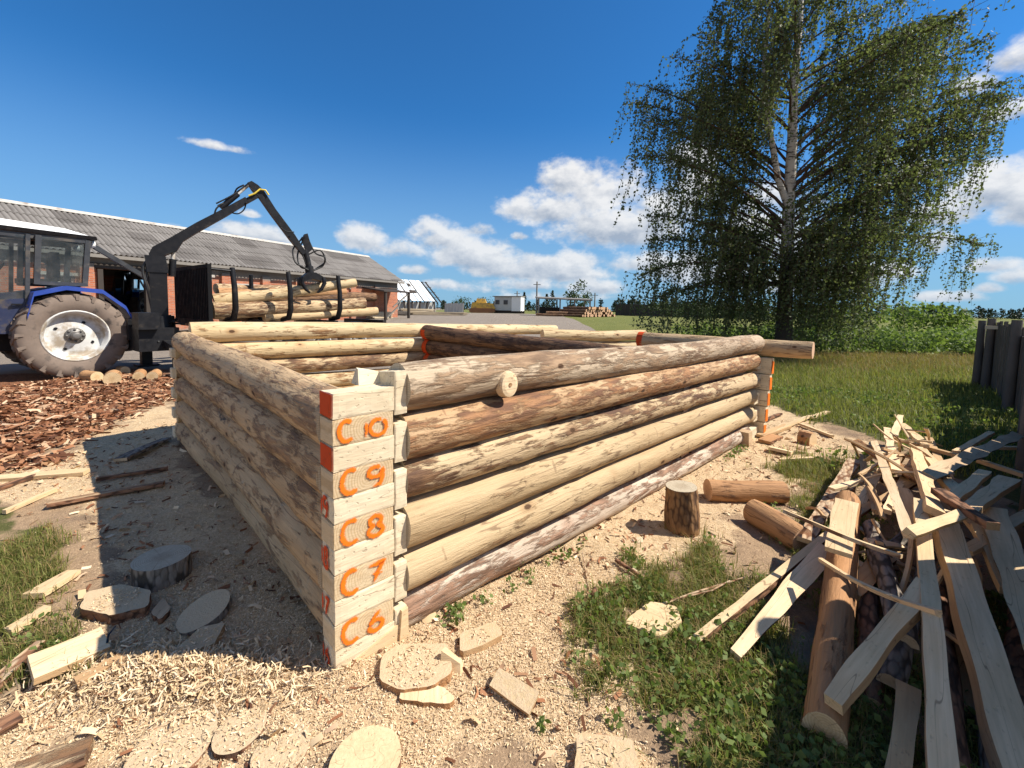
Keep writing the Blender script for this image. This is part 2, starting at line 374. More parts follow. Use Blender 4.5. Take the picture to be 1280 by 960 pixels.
CABGREY = mat_plain('dark_cab_frame', (.035, .037, .042), .45, .5, 0, .3, 5, (.10, .085, .07), .6)
ROOFWHITE = mat_plain('white_cab_roof', (.78, .78, .76), .5, .4, 0, .08, 4, (.5, .46, .40), .66)
RIMWHITE = mat_plain('whitish_wheel_rim', (.60, .60, .58), .55, .4, 0, .15, 5, (.34, .28, .21), .52)
HUBGREY = mat_plain('greasy_hub', (.16, .15, .14), .5, .5, .4)
TYRE = mat_plain('muddy_tyre_rubber', (.20, .155, .125), .92, .15, 0, .35, 7, (.07, .06, .055), .6)
YELLOWP = mat_plain('yellow_machine_paint', (.55, .33, .05), .5, .4, 0, .2, 2, (.22, .15, .07), .58)
WHITEP = mat_plain('white_hut_paint', (.72, .72, .70), .7, .3, 0, .08, 2, (.5, .48, .45), .68)
GREYW = mat_plain('weathered_grey_wood', (.22, .20, .175), .9, .2, 0, .35, 3)
PALEW = mat_plain('pale_rough_lumber', (.55, .45, .31), .9, .2, 0, .25, 3)
DARKW = mat_plain('dark_old_wood', (.055, .045, .038), .9, .2, 0, .4, 4)
FENCEW = mat_plain('dark_weathered_slab', (.115, .10, .088), .9, .2, 0, .4, 4)
RUST = mat_plain('rusty_iron', (.22, .10, .05), .85, .3, 0, .4, 3)
SLATE = mat_plain('slatted_grey_panel', (.42, .42, .40), .85, .2, 0, .15, 2)
SPRAY_RED_SOLID = mat_plain('red_lamp_plastic', (.45, .02, .015), .3, .5)
YEL_TAPE = mat_plain('yellow_cable', (.65, .48, .06), .5)
CONC = mat_plain('lime_plaster', (.46, .43, .38), .9, .2, 0, .2, 3, (.25, .2, .16), .6)
def mat_glass():
    m = M('dusty_window_glass', .08, .5)
    m.b.inputs['Alpha'].default_value = 1
    dirt = m.ss(m.noise(m.obj, 3.0, 5, .6), .3, .75, .04, .20)
    t = m.n('ShaderNodeBsdfTransparent'); t.inputs[0].default_value = (.62, .67, .67, 1)
    gl = m.n('ShaderNodeBsdfGlossy'); gl.inputs['Roughness'].default_value = .04
    fr = m.n('ShaderNodeFresnel'); fr.inputs[0].default_value = 1.5
    df = m.n('ShaderNodeBsdfDiffuse'); df.inputs[0].default_value = (.30, .28, .25, 1)
    a = m.n('ShaderNodeMixShader'); m.nt.links.new(dirt, a.inputs[0]); m.nt.links.new(t.outputs[0], a.inputs[1]); m.nt.links.new(df.outputs[0], a.inputs[2])
    b = m.n('ShaderNodeMixShader'); m.nt.links.new(fr.outputs[0], b.inputs[0]); m.nt.links.new(a.outputs[0], b.inputs[1]); m.nt.links.new(gl.outputs[0], b.inputs[2])
    m.nt.links.new(b.outputs[0], m.nt.nodes['Material Output'].inputs[0]); return m.m
GLASS = mat_glass()
def mat_spray(name, col, cover):
    m = M(name, .8, .2)
    n1 = m.noise(m.robj(1, 1, 1), 90, 4, .7); n2 = m.noise(m.robj(1, 1, 1), 22, 3)
    c = m.mix(n2, tuple(q * .8 for q in col), col); m.put(m.b.inputs['Base Color'], c)
    al = m.ss(m.math('MULTIPLY_ADD', n1, .6, m.math('MULTIPLY', n2, .4)), cover - .07, cover + .07, 0, 1)
    m.put(m.b.inputs['Alpha'], al); return m.m
SPRAY = mat_spray('orange_spray_paint', (.90, .19, .012), .36)
def mat_number(name, col):
    m = M(name, .8, .2); a = m.n('ShaderNodeAttribute'); a.attribute_name = 'core'
    n1 = m.noise(m.robj(1, 1, 1), 160, 3, .7); n2 = m.noise(m.robj(1, 1, 1), 24, 3)
    m.put(m.b.inputs['Base Color'], m.mix(n2, tuple(q * .8 for q in col), col))
    v = m.math('ADD', a.outputs['Fac'], m.math('MULTIPLY_ADD', m.math('SUBTRACT', n1, .5), .9, m.math('MULTIPLY', m.math('SUBTRACT', n2, .5), .7)))
    m.put(m.b.inputs['Alpha'], m.ss(v, .22, .72)); return m.m
SPRAY_NUM = mat_number('orange_number_paint', (.92, .20, .012)); SPRAY_NUM_RED = mat_number('red_number_paint', (.70, .085, .02))
SPRAY_RED = mat_spray('red_orange_paint', (.62, .075, .015), .37)
def mat_leaf(name, a, b, trans=.35, spec=.25):
    m = M(name, .6, spec)
    c = m.mix(m.isl, a, b)
    m.put(m.b.inputs['Base Color'], c)
    tr = m.n('ShaderNodeBsdfTranslucent'); m.put(tr.inputs[0], m.mix(1.0, c, (1.5, 1.6, .9), 'MULTIPLY'))
    mx = m.n('ShaderNodeMixShader'); mx.inputs[0].default_value = trans
    m.nt.links.new(m.b.outputs[0], mx.inputs[1]); m.nt.links.new(tr.outputs[0], mx.inputs[2])
    m.nt.links.new(mx.outputs[0], m.nt.nodes['Material Output'].inputs[0]); return m.m
LEAF_BIRCH = mat_leaf('birch_leaf', (.055, .076, .032), (.145, .168, .075), .40)
LEAF_GRASS = mat_leaf('grass_blade', (.10, .125, .026), (.27, .27, .08), .35)
LEAF_DRY = mat_leaf('dry_grass_blade', (.22, .15, .06), (.34, .24, .11), .25)
LEAF_WEED = mat_leaf('weed_leaf', (.085, .13, .03), (.19, .245, .075), .35)
LEAF_FAR = mat_leaf('far_foliage', (.030, .055, .018), (.075, .105, .03), .15)
LEAF_PINE = mat_leaf('far_conifer', (.014, .026, .013), (.035, .05, .022), .08)
FLAKE = None
def mat_flakes(name, stops, rough=.85):
    m = M(name, rough, .2)
    r = m.n('ShaderNodeValToRGB'); m.put(r.inputs[0], m.isl); cr = r.color_ramp
    cr.elements[0].position = stops[0][0]; cr.elements[0].color = (*stops[0][1], 1)
    cr.elements[1].position = stops[-1][0]; cr.elements[1].color = (*stops[-1][1], 1)
    for p, c in stops[1:-1]:
        e = cr.elements.new(p); e.color = (*c, 1)
    return m.done(r.outputs[0])
FLAKE = mat_flakes('wood_shavings', [(0, (.48, .33, .18)), (.3, (.61, .445, .265)), (.7, (.72, .55, .35)), (1, (.80, .65, .45))])
BARKFLAKE = mat_flakes('bark_strips', [(0, (.09, .038, .022)), (.4, (.25, .105, .05)), (.7, (.36, .18, .095)), (.88, (.50, .32, .19)), (1, (.64, .46, .30))])

# ------------------------------------------------------------------ ground
def rise(y): return .92 * sstep(np.asarray(y, float), 9, 45)
def W2(pts): return [tuple(gz(*p).xy) for p in pts]
A_ = Vector((.7255, .6882, 0)); NC = Vector((-.715, 1.705, 0)); B_ = Vector((-.708, .7062, 0)); LF, LL = 5.33, 4.27
P_GRASS_L = W2([(-160, 650), (60, 628), (100, 690), (92, 770), (40, 850), (-200, 980)])
P_BARK = W2([(-300, 520), (0, 466), (205, 462), (214, 500), (120, 535), (60, 575), (-300, 640)])
P_FIELD = [tuple(q) for q in W2([(957, 500), (1020, 528), (1085, 545), (1130, 556), (1300, 640), (1700, 900)])] + [(60, 20), (60, 60), (5.5, 60), (4.6, 12), (3.9, 7.5)]
P_GRASS_R = W2([(965, 588), (1040, 566), (1075, 590), (1050, 640), (1120, 640), (1300, 760), (1420, 1000), (840, 1000), (850, 900), (800, 870), (770, 820), (745, 770), (790, 720), (850, 700), (900, 680), (960, 690), (985, 650)])
P_SAW = W2([(-60, 985), (-20, 900), (150, 820), (120, 720), (100, 640), (-60, 625), (-60, 590), (100, 560), (150, 520), (210, 500)]) + [tuple((NC + B_ * 2.2).xy), tuple((NC + A_ * 1 + B_ * .5).xy), tuple((NC + A_ * LF + B_ * .4).xy)] + W2([(960, 500), (1100, 560), (1040, 600), (960, 640), (870, 690), (760, 740), (770, 830), (820, 985)])
def masks(x, y):
    n = fbm(x * 2.3, y * 2.3, 5) - .5; n2 = fbm(x * 7, y * 7 + 40, 4) - .5
    def ms(poly, w, k=.9, k2=.35): return sstep(polydist(x, y, poly) + k * n + k2 * n2, -w, w)
    gl = ms(P_GRASS_L, .10, .7) ; gr = ms(P_GRASS_R, .12, .75, .6); fd = ms(P_FIELD, .2, 1.0)
    bk = ms(P_BARK, .25, .8); sw = ms(P_SAW, .18, .7)
    patch = sstep(fbm(x * 1.9 + 5, y * 1.9 + 8, 4), .40, .58)
    gl = gl * (.45 + .55 * patch); gr = gr * (.12 + .88 * patch)
    grass = np.maximum(np.maximum(gl, gr), fd)
    far = sstep(y, 8.5, 11) * (x < 4.2)
    fargreen = sstep(y, 46, 70) * .9 * sstep(x, -60, 5)
    strip = sstep(-np.abs(y - 15.0) + 3.0 * n, -.8, .6) * (x < 2) * (x > -13) * .8
    grass = np.clip(np.maximum(grass, np.maximum(fargreen, strip)), 0, 1)
    sw = sw * (1 - .9 * grass)
    under = sstep(-(x - NC.x) * (-.6882) - (y - NC.y) * .7255 + .1, -.25, .05)   # behind the front wall line
    return sw, grass, bk * (1 - grass)
def height(x, y):
    x = np.asarray(x, float); y = np.asarray(y, float)
    z = rise(y)
    near = 1 - sstep(np.hypot(x, y), 7, 12)
    z = z + near * ((fbm(x * 1.1, y * 1.1, 3) - .5) * .05 + (fbm(x * 4.5, y * 4.5, 3) - .5) * .035 + (fbm(x * 17, y * 17, 3) - .5) * .016)
    z = z + (1 - near) * (fbm(x * .35, y * .35, 3) - .5) * .10 * (1 - sstep(np.hypot(x, y), 60, 120))
    # a low heap of shavings left of the corner
    c = gz(225, 850); z = z + .045 * np.exp(-(((x - c.x) / .28) ** 2 + ((y - c.y) / .10) ** 2))
    return z
def hz(p): return float(height(np.array([p[0]]), np.array([p[1]]))[0])
def mat_ground():
    m = M('yard_ground', .95, .12)
    def at(n): 
        a = m.n('ShaderNodeAttribute'); a.attribute_name = n; return a.outputs['Fac']
    P = m.pos
    n_f = m.noise(P, 120, 4, .65); n_m = m.noise(P, 22, 5, .6); n_c = m.noise(P, 2.2, 5, .6); n_vf = m.noise(P, 330, 2, .6)
    fl = m.voro(m.vmath('MULTIPLY', P, (1, 1, .3)), 95, 'F1', 'Color'); flv = m.sep(fl)[0]
    saw = m.mix(flv, (.55, .395, .23), (.73, .56, .36)); saw = m.mix(m.ss(n_m, .3, .7), m.mix(.3, saw, (.44, .31, .175)), saw)
    saw = m.mix(1.0, saw, m.mix(n_vf, (.72, .70, .68), (1.2, 1.2, 1.2)), 'MULTIPLY')
    saw = m.mix(m.ss(n_c, .52, .72, 0, .45), saw, (.38, .25, .14))
    dirt = m.mix(n_m, (.23, .155, .095), (.44, .305, .19)); dirt = m.mix(m.ss(n_f, .5, .72), dirt, (.56, .40, .25)); dirt = m.mix(m.ss(n_c, .5, .66, 0, .6), dirt, (.17, .12, .085))
    yard = m.mix(n_c, (.20, .16, .125), (.30, .26, .215))
    gr = m.mix(n_m, (.05, .06, .018), (.12, .12, .04)); gr = m.mix(m.ss(n_f, .5, .72), gr, (.20, .17, .08))
    field = m.mix(m.noise(P, .6, 5, .6), (.09, .115, .026), (.21, .20, .065))
    bk = m.mix(m.ss(n_m, .4, .6), (.14, .06, .032), (.28, .13, .07)); bk = m.mix(m.ss(n_f, .58, .7), bk, (.46, .31, .19))
    x, y, z = m.sep(P)
    farf = m.ss(y, 7.5, 10.5)
    base = m.mix(farf, dirt, yard)
    e = lambda a, t, w: m.ss(m.math('MULTIPLY_ADD', m.math('SUBTRACT', n_f, .5), .7, m.math('MULTIPLY_ADD', m.math('SUBTRACT', n_m, .5), .6, a)), t - w, t + w)
    c = m.mix(e(at('bark'), .5, .2), base, bk)
    c = m.mix(e(at('saw'), .46, .22), c, saw)
    c = m.mix(e(at('grass'), .55, .18), c, m.mix(m.ss(y, 7, 12), gr, field))
    h = m.math('MULTIPLY_ADD', n_f, .55, m.math('MULTIPLY_ADD', n_m, .8, m.math('MULTIPLY', flv, .35)))
    return m.done(c, None, h, .85, .018)
def axis(lo, hi, step, far, g=1.13):
    a = [lo]; 
    while a[-1] < hi: a.append(a[-1] + step)
    d = step; up = [a[-1]]
    while up[-1] < far: d *= g; up.append(up[-1] + d)
    d = step; dn = [lo]
    while dn[-1] > -far: d *= g; dn.append(dn[-1] - d)
    return np.array(dn[::-1][:-1] + a + up[1:])
def build_ground():
    gx = axis(-5.6, 5.6, .032, 2200); gy = axis(.8, 6.2, .03, 2200)
    X, Y = np.meshgrid(gx, gy, indexing='ij'); x, y = X.ravel(), Y.ravel()
    z = height(x, y); sw, gs, bk = masks(x, y)
    z = z + sw * (np.hypot(x, y) < 7) * (fbm(x * 38, y * 38, 2) - .5) * .012
    nx, ny = len(gx), len(gy); I = np.arange(nx * ny).reshape(nx, ny)
    F = np.stack([I[:-1, :-1], I[1:, :-1], I[1:, 1:], I[:-1, 1:]], -1).reshape(-1, 4)
    o = npmesh('ground', np.stack([x, y, z], 1), F, mat_ground(), smooth=True)
    for n, v in (('saw', sw), ('grass', gs), ('bark', bk)):
        a = o.data.attributes.new(n, 'FLOAT', 'POINT'); a.data.foreach_set('value', np.asarray(v, np.float32))
    tag(o, 'sawdust and dirt yard floor running out to the green field', None, None, 'structure'); del o['label']
build_ground()

# ------------------------------------------------------------------ log work
def round_log(mb, L0, L1, r0, r1, yc=0.0, zc=0.0, seed=0, bow=.015, n=24, mi=0, endmi=1, flat=0.0, bump=.05, step=.09):
    ns = max(6, int((L1 - L0) / step)); rings = []
    whorls = [L0 + (L1 - L0) * R_.random() for _ in range(max(1, int((L1 - L0) * .8)))]
    for i in range(ns + 1):
        t = i / ns; x = L0 + (L1 - L0) * t; r = r0 + (r1 - r0) * t
        by = bow * (math.sin(t * 3.1 + seed) + .5 * math.sin(t * 7.3 + seed * 2)); bz = bow * .7 * (math.sin(t * 4.3 + seed * 1.7) + .5 * math.sin(t * 9 + seed))
        wh = sum(math.exp(-((x - w) / .07) ** 2) for w in whorls) * .05
        ring = []
        for k in range(n):
            a = 2 * math.pi * k / n
            q = mnoise.noise(Vector((x * 1.6, math.cos(a) * 1.1 + seed * 5.1, math.sin(a) * 1.1))) * bump + mnoise.noise(Vector((x * 6, math.cos(a) * 2.5 + seed * 3.1, math.sin(a) * 2.5))) * bump * .35
            rr = r * (1 + q + wh)
            if i in (0, ns): rr *= .975
            xx = x + (0.012 if i == 0 else -0.012 if i == ns else 0) * 0
            ring.append((xx, yc + by + rr * math.cos(a), zc + bz + rr * math.sin(a)))
        rings.append(ring)
    vs = [q for r in rings for q in r]; fs = []
    for i in range(ns):
        for k in range(n): fs.append((i * n + k, (i + 1) * n + k, (i + 1) * n + (k + 1) % n, i * n + (k + 1) % n))
    mb.add(vs, fs, mi, True)
    mb.add(rings[0], [tuple(range(n))], endmi); mb.add(rings[-1], [tuple(reversed(range(n)))], endmi)
def hewn(mb, x0, x1, y0, y1, za, zb, zc_, zd, mi=2, amp=.0028):     # worked block: bottom/top at y0 = za,zb ; at y1 = zc_,zd ; faces slightly uneven
    def pt(u, v, w):
        x = x0 + (x1 - x0) * u; y = y0 + (y1 - y0) * v; lo = za + (zc_ - za) * v; hi = zb + (zd - zb) * v; z = lo + (hi - lo) * w
        p = Vector((x, y, z)); n3 = mnoise.noise_vector(p * 23) * .6 + mnoise.noise_vector(p * 60) * .4
        e = sum(1 for q in (u, v, w) if q < .02 or q > .98)                     # soften arrises and corners
        c = Vector(((x0 + x1) / 2, (y0 + y1) / 2, (lo + hi) / 2)); pull = (c - p).normalized() * (.0035 if e > 1 else 0)
        return p + n3 * amp + pull
    N1 = 10; g = [i / N1 for i in range(N1 + 1)]
    for fix, val, flip in ((0, 0, 1), (0, 1, 0), (1, 0, 0), (1, 1, 1), (2, 0, 1), (2, 1, 0)):
        vs = []
        for a in g:
            for b in g:
                q = [a, b]; q.insert(fix, val); vs.append(pt(*q))
        n = N1 + 1; fs = [(i * n + k, (i + 1) * n + k, (i + 1) * n + k + 1, i * n + k + 1) for i in range(N1) for k in range(N1)]
        if flip: fs = [f[::-1] for f in fs]
        mb.add(vs, fs, mi)
def loose_log(name, p0, p1, r0, r1, mats, label, cat='log', group=None, seed=None, parent=None, bump=.05, n=20, bow=.01):
    p0, p1 = Vector(p0), Vector(p1); mb = MB()
    round_log(mb, 0, (p1 - p0).length, r0, r1, seed=R_.random() * 20 if seed is None else seed, n=n, bump=bump, bow=bow)
    o = mb.build(name, mats, parent, frame(p0, p1 - p0))
    return o if parent is not None else tag(o, label, cat, group)
def ribbon(mb, pts, w, z=0.0, jit=.0, n=10):               # spray stroke in local XY, three points across: edge, middle, edge
    pts = [Vector((p[0], p[1], 0)) for p in pts]
    fine = []
    for a, b in zip(pts[:-1], pts[1:]):
        m_ = max(2, int((b - a).length / (w * .35)))
        fine += [a.lerp(b, i / m_) for i in range(m_)]
    fine.append(pts[-1]); vs = []; fs = []; N_ = len(fine)
    for i, p in enumerate(fine):
        d = (fine[min(i + 1, N_ - 1)] - fine[max(i - 1, 0)]).normalized(); nn = Vector((-d.y, d.x, 0))
        ww = w * .5 * (1 + R_.uniform(-jit, jit))
        vs += [p + nn * ww + Vector((0, 0, z)), p + Vector((0, 0, z)), p - nn * ww + Vector((0, 0, z))]
    for i in range(N_ - 1): fs += [(3 * i, 3 * i + 1, 3 * i + 4, 3 * i + 3), (3 * i + 1, 3 * i + 2, 3 * i + 5, 3 * i + 4)]
    b = len(mb.v); mb.add(vs, fs)
    if not hasattr(mb, 'e'): mb.e = {}
    for i in range(N_): mb.e[b + 3 * i + 1] = min(1.0, .25 + min(i, N_ - 1 - i) * .35)
def soft(o, mb):
    a = o.data.attributes.new('core', 'FLOAT', 'POINT'); a.data.foreach_set('value', [mb.e.get(i, 0.0) for i in range(len(mb.v))]); return o
def arc(cx, cy, rx, ry, a0, a1, n=12): return [(cx + rx * math.cos(rad(a0 + (a1 - a0) * i / n)), cy + ry * math.sin(rad(a0 + (a1 - a0) * i / n))) for i in range(n + 1)]
GLYPH = {   # unit box 0..1 x 0..1.2
    'C': [arc(.52, .56, .42, .54, 50, 318, 20)],
    '1': [[(.42, 1.1), (.5, .55), (.46, .02)]],
    '0': [arc(.5, .55, .40, .50, 60, 425, 20)],
    '9': [arc(.5, .82, .34, .27, 40, 400, 16), [(.84, .98), (.86, .5), (.72, .12), (.34, .02)]],
    '8': [arc(.5, .82, .27, .26, 270, -90, 16), arc(.5, .27, .34, .28, 90, 450, 16)],
    '7': [[(.12, 1.02), (.5, 1.03), (.92, 1.1), (.6, .62), (.38, .0)], [(.28, .56), (.88, .50)]],
    '6': [[(.72, 1.1), (.38, .75), (.18, .35)], arc(.5, .30, .33, .29, 160, 520, 16)],
}
def letters(text, x, y, h, w, adv, jit=.1, scale={}):
    mb = MB(); z = 0
    for ch in text:
        hh = h; h_ = h * (1.12 if ch == 'C' else 1); sx = h * (.98 if ch == 'C' else 1.05) * scale.get(ch, 1)
        for st in GLYPH[ch]:
            ribbon(mb, [(x + px * sx, y + py * h_ / 1.12) for px, py in st], w * 1.9, z, jit); z += .00013
        x += adv * (.55 if ch == '1' else 1)
    return mb

# ------------------------------------------------------------------ the log house frame
house = thing('log_house_frame', NC, 'unfinished log house walls of stacked pine logs with dovetailed corner numbered in orange paint', 'log building')
FM = frame(NC, A_); LM = frame(NC, B_)                     # front wall frame (Y points inward), left wall frame (Y points outward)
PIT = .218
fmats = [L_GREYP, L_TAN, L_TAN, L_BAST, L_RED, L_BROWN]
def front_log(i):
    mb = MB(); zc = .055 + PIT * i; mat = fmats[i]
    d = .018                                                # dovetail flare
    zb, zt = zc - .054, zc + .054
    last = i == 5
    hewn(mb, 0, .275, 0, .132, zb, zt - (0 if not last else .0), zb + .004, zt - .004)          # tail at the corner
    hewn(mb, .2735, .336, -.002, .19, zc - .078, zc + (.104 if not last else .122), zc - .07, zc + (.10 if not last else .10))
    r0 = (.105, .108, .112, .108, .115, .118)[i]; r1 = (.088, .095, .10, .098, .102, .105)[i]
    zoff = .03 if i else .035
    # stop the round part just short of the far corner
    x1 = LF - (.30, .16, .17, .15, .12, .02)[i]
    round_log(mb, .335, x1, r0, r1, .085, zc + zoff - .005, seed=i * 2.3 + 1, bow=.010 if i < 5 else .016, n=32, endmi=1, bump=.07)
    hewn(mb, x1 - .02, LF - .006, .02, .16, zc - .07, zc + .07, zc - .07, zc + .07)
    if last:                                               # uncut wedge left standing at the inner edge
        mb.hexa([(.17, .135, zt - .004), (.30, .135, zt - .004), (.30, .215, zt - .004), (.17, .215, zt - .004), (.18, .165, zt + .065), (.27, .15, zt + .05), (.27, .20, zt + .05), (.185, .195, zt + .07)], 2)
    o = mb.build('log', [mat, END_GREY, HEWN], house, FM)
    # painted end grain on the shaded side
    pm = frame(NC + Vector((0, 0, zc - .05)) - A_ * .003, -B_ * -1, (0, 0, 1))
    # local axes on the end face: u runs from the inside to the arris, v is up
    u = -B_; base = NC + B_ * .128 - A_ * .0035 + Vector((0, 0, zc - .05))
    pm = Matrix(((u.x, 0, -A_.x, base.x), (u.y, 0, -A_.y, base.y), (0, 1, 0, base.z), (0, 0, 0, 1)))
    if i >= 4:
        b2 = MB(); b2.add([(0.01, .004, 0), (.126, .0, 0), (.126, .098, 0), (.008, .1, 0)], [(0, 1, 2, 3)])
        b2.build('painted_end', SPRAY_RED, o, pm)
    else:
        b2 = letters('1' + '6789'[i], -.022, .004, .088, .018, .085, .12, {'1': .8, '6': .62, '7': .62, '8': .62, '9': .62})
        soft(b2.build('painted_number', SPRAY_NUM_RED, o, pm), b2)
    return o
F_LOGS = [front_log(i) for i in range(6)]
def knot_on(o):                                            # sawn branch stub on the top log
    c = gz(612, 478, 1.13); v = (c - NC).dot(A_)
    km = MB(); prof = [(.001, .0), (.014, .0), (.040, .002), (.058, -.002), (.062, -.012), (.066, -.05)]
    X = frame(NC + A_ * v + Vector((0, 0, 1.14)), A_)
    q = X @ Matrix.Translation((0, -.045, 0)) @ Matrix.Rotation(math.pi, 4, 'X')
    km.lathe([(r * (1.0), y) for r, y in prof], 20, Matrix.Diagonal((1, 1, 1.15, 1)), 0, False)
    ko = km.build('sawn_knot', [SAWN_PALE], o, q)
    c2 = MB(); c2.lathe([(.001, .0035), (.011, .0035), (.0125, .0)], 12, None, 0, False); c2.build('knot_heart', [L_ORNG], o, q)
knot_on(F_LOGS[5])
cz = lambda j: .164 + PIT * j
def left_log(j):
    mb = MB(); zc = cz(j)
    zb, zt = zc - .0525, zc + .0525
    # tail seen on the sunlit face; flares away from the arris
    hewn(mb, -.003, .128, -.272, .003, zb - .012, zt + .014, zb, zt, 2, .0016)
    r0 = (.115, .12, .125, .122, .13)[j]; r1 = (.115, .118, .112, .115, .118)[j]
    zl = zc + (.0, .01, .01, .02, .055)[j]
    n0 = len(mb.v)
    round_log(mb, .128, LL - .1, r0, r1, -.114, zc, seed=j * 3.1 + 4, bow=.012, n=30, endmi=1, bump=.075)
    for k in range(n0, len(mb.v)):
        x, y, z = mb.v[k]; t = x / LL
        mb.v[k] = (x, y, z + (.0 + .085 * (j / 4)) * t)
    hewn(mb, LL - .12, LL + .01, -.2, -.01, zc - .05 + .08 * j / 4, zc + .055 + .08 * j / 4, zc - .05 + .08 * j / 4, zc + .055 + .08 * j / 4)
    o = mb.build('log', [L_GRIME if j in (4, 3, 2) else L_TANG, END_GREY, HEWN_END], house, LM)
    # number painted on the sawn end: u along the front wall, v up, facing out
    base = NC + A_ * .012 - B_ * .0066 + Vector((0, 0, zb))
    pm = Matrix(((A_.x, 0, -B_.x, base.x), (A_.y, 0, -B_.y, base.y), (0, 1, 0, base.z), (0, 0, 0, 1)))
    txt = ('C6', 'C7', 'C8', 'C9', 'C10')[j]
    if j == 4: b2 = letters(txt, .004, .012, .078, .017, .085, .12, {'0': 1.15})
    else: b2 = letters(txt, .012, .006, .092, .019, .108, .12)
    soft(b2.build('painted_number', SPRAY_NUM, o, pm), b2)
    return o
L_LOGS = [left_log(j) for j in range(5)]
# packing block under the corner
def block(name, parent, p, xdir, size, mats, roll=0.0, tz=0.0):
    mb = MB(); mb.box((0, 0, size[2] / 2), size); 
    return mb.build(name, mats, parent, frame(p, xdir) @ Matrix.Rotation(roll, 4, 'X'))
# wedge of wood splitting away from the foot of the corner
mb = MB(); mb.hexa([(.0, -.014, -.02), (.33, -.012, -.02), (.33, .02, -.02), (0, .02, -.02), (.0, -.012, .005), (.33, -.008, .10), (.33, .02, .10), (0, .02, .01)]); mb.hexa([(.285, -.022, .0), (.335, -.02, .0), (.335, .01, 0), (.285, .01, 0), (.30, -.018, .15), (.332, -.016, .155), (.332, .01, .155), (.30, .01, .15)])
mb.build('packing_wedge', [SAWN], house, FM)
# back wall: courses seen from inside, the top log running on past the corner
BM = frame(NC + B_ * LL, A_)
for i in range(6):
    mb = MB(); zc = .055 + PIT * i + .085
    x1 = LF + (1.0 if i == 5 else .1); x0 = .16 if i == 5 else .02
    n0 = len(mb.v)
    round_log(mb, x0, x1, .118 if i == 5 else .112, .092, -.07, zc, seed=i * 1.9 + 9, bow=.012, n=24, endmi=1)
    for k in range(n0, len(mb.v)):
        x, y, z = mb.v[k]; mb.v[k] = (x, y, z - .085 * max(0, x) / 6.2)
    if i < 5: hewn(mb, -.02, .06, -.16, .0, zc - .05, zc + .05, zc - .05, zc + .05)
    mb.build('log', [L_YEL if i != 3 else L_BAST, END, HEWN], house, BM)
# partition with a doorway beside the back wall; its jamb end is painted orange
pv = 3.15
p_back = NC + B_ * (LL - .30) + A_ * (pv + .0); p_front = NC + B_ * .2 + A_ * (pv + .12)
pd = gz(533, 408, 1.255); pd.z = 0; pfr = gz(862, 441, 1.165); pfr.z = 0
PM = frame(pd, pfr - pd); PL = (pfr - pd).length
for i in range(6):
    mb = MB(); zc = .03 + PIT * i + .04
    n0 = len(mb.v); x0 = (0.0, .05, .02, .06, .03, 0)[i]
    round_log(mb, x0, PL, .112, .10, 0, zc, seed=i * 1.3 + 2, bow=.008, n=24, endmi=1)
    for k in range(n0, len(mb.v)):
        x, y, z = mb.v[k]; mb.v[k] = (x, y, z - .09 * x / PL)
    o = mb.build('log', [L_DARK, END_PINK, HEWN], house, PM)
    # painted end: a flat patch just proud of the end face
    e = MB(); ang = [2 * math.pi * k / 18 for k in range(18)]
    e.add([(x0 - .004, .10 * math.cos(a) * .98 + .008 * math.sin(i * 1.3 + 2), zc + .10 * math.sin(a) * .98) for a in ang], [tuple(range(18))])
    e.add([(x0 - .004 + q * .10, .114 * math.cos(a), zc + .115 * math.sin(a)) for q in (0, 1) for a in ang], [(k, 18 + k, 18 + (k + 1) % 18, (k + 1) % 18) for k in range(18)])
    e.build('painted_end', SPRAY_RED, o, PM)
# end wall beyond the front wall's far corner: lower courses, then one long log jutting out past the corner
e0 = gz(800, 415, 1.235); e1 = gz(1017, 431, 1.19); e0.z = e1.z = 0
EM = frame(e0, e1 - e0); EL = (e1 - e0).length
ex_corner = (NC + A_ * (LF - .07) - e0).dot((e1 - e0).normalized())
for i in range(6):
    mb = MB(); zc = .10 + .204 * i; last = i == 5
    r0, r1 = (.118, .102) if last else (.108, .10)
    round_log(mb, 0.0 if last else .05, EL if last else ex_corner - .06, r0, r1, 0, zc + (.0 if last else -.02), seed=i * 2.7 + 3, bow=.006, n=28, endmi=1)
    if not last: hewn(mb, ex_corner - .12, ex_corner + .045 + .012 * i, -.06, .06, zc - .12, zc + .078, zc - .12, zc + .078)
    o = mb.build('log', [L_TANG if last else L_TAN, END_PINK, HEWN], house, EM)
    if last:
        e = MB(); ang = [2 * math.pi * k / 18 for k in range(18)]
        e.add([(q * .09 - .003, .122 * math.cos(a), zc + .122 * math.sin(a)) for q in (0, 1) for a in ang], [(k, 18 + k, 18 + (k + 1) % 18, (k + 1) % 18) for k in range(18)])
        e.build('painted_end', SPRAY_RED, o, EM)
    else:
        base = EM @ Vector((ex_corner + .049 + .012 * i, -.06, zc - .12))
        e = MB(); e.add([(0, 0, .01), (0, .12, 0), (0, .12, .15), (0, 0, .17)], [(0, 1, 2, 3)])
        e.build('painted_end', SPRAY, o, Matrix.Translation(base - EM.translation) @ EM)
        e2 = MB(); e2.add([(.0, -.063, zc - .07), (.0, -.063, zc + .025), (-.09, -.063, zc + .02), (-.10, -.063, zc - .07)], [(0, 1, 2, 3)])
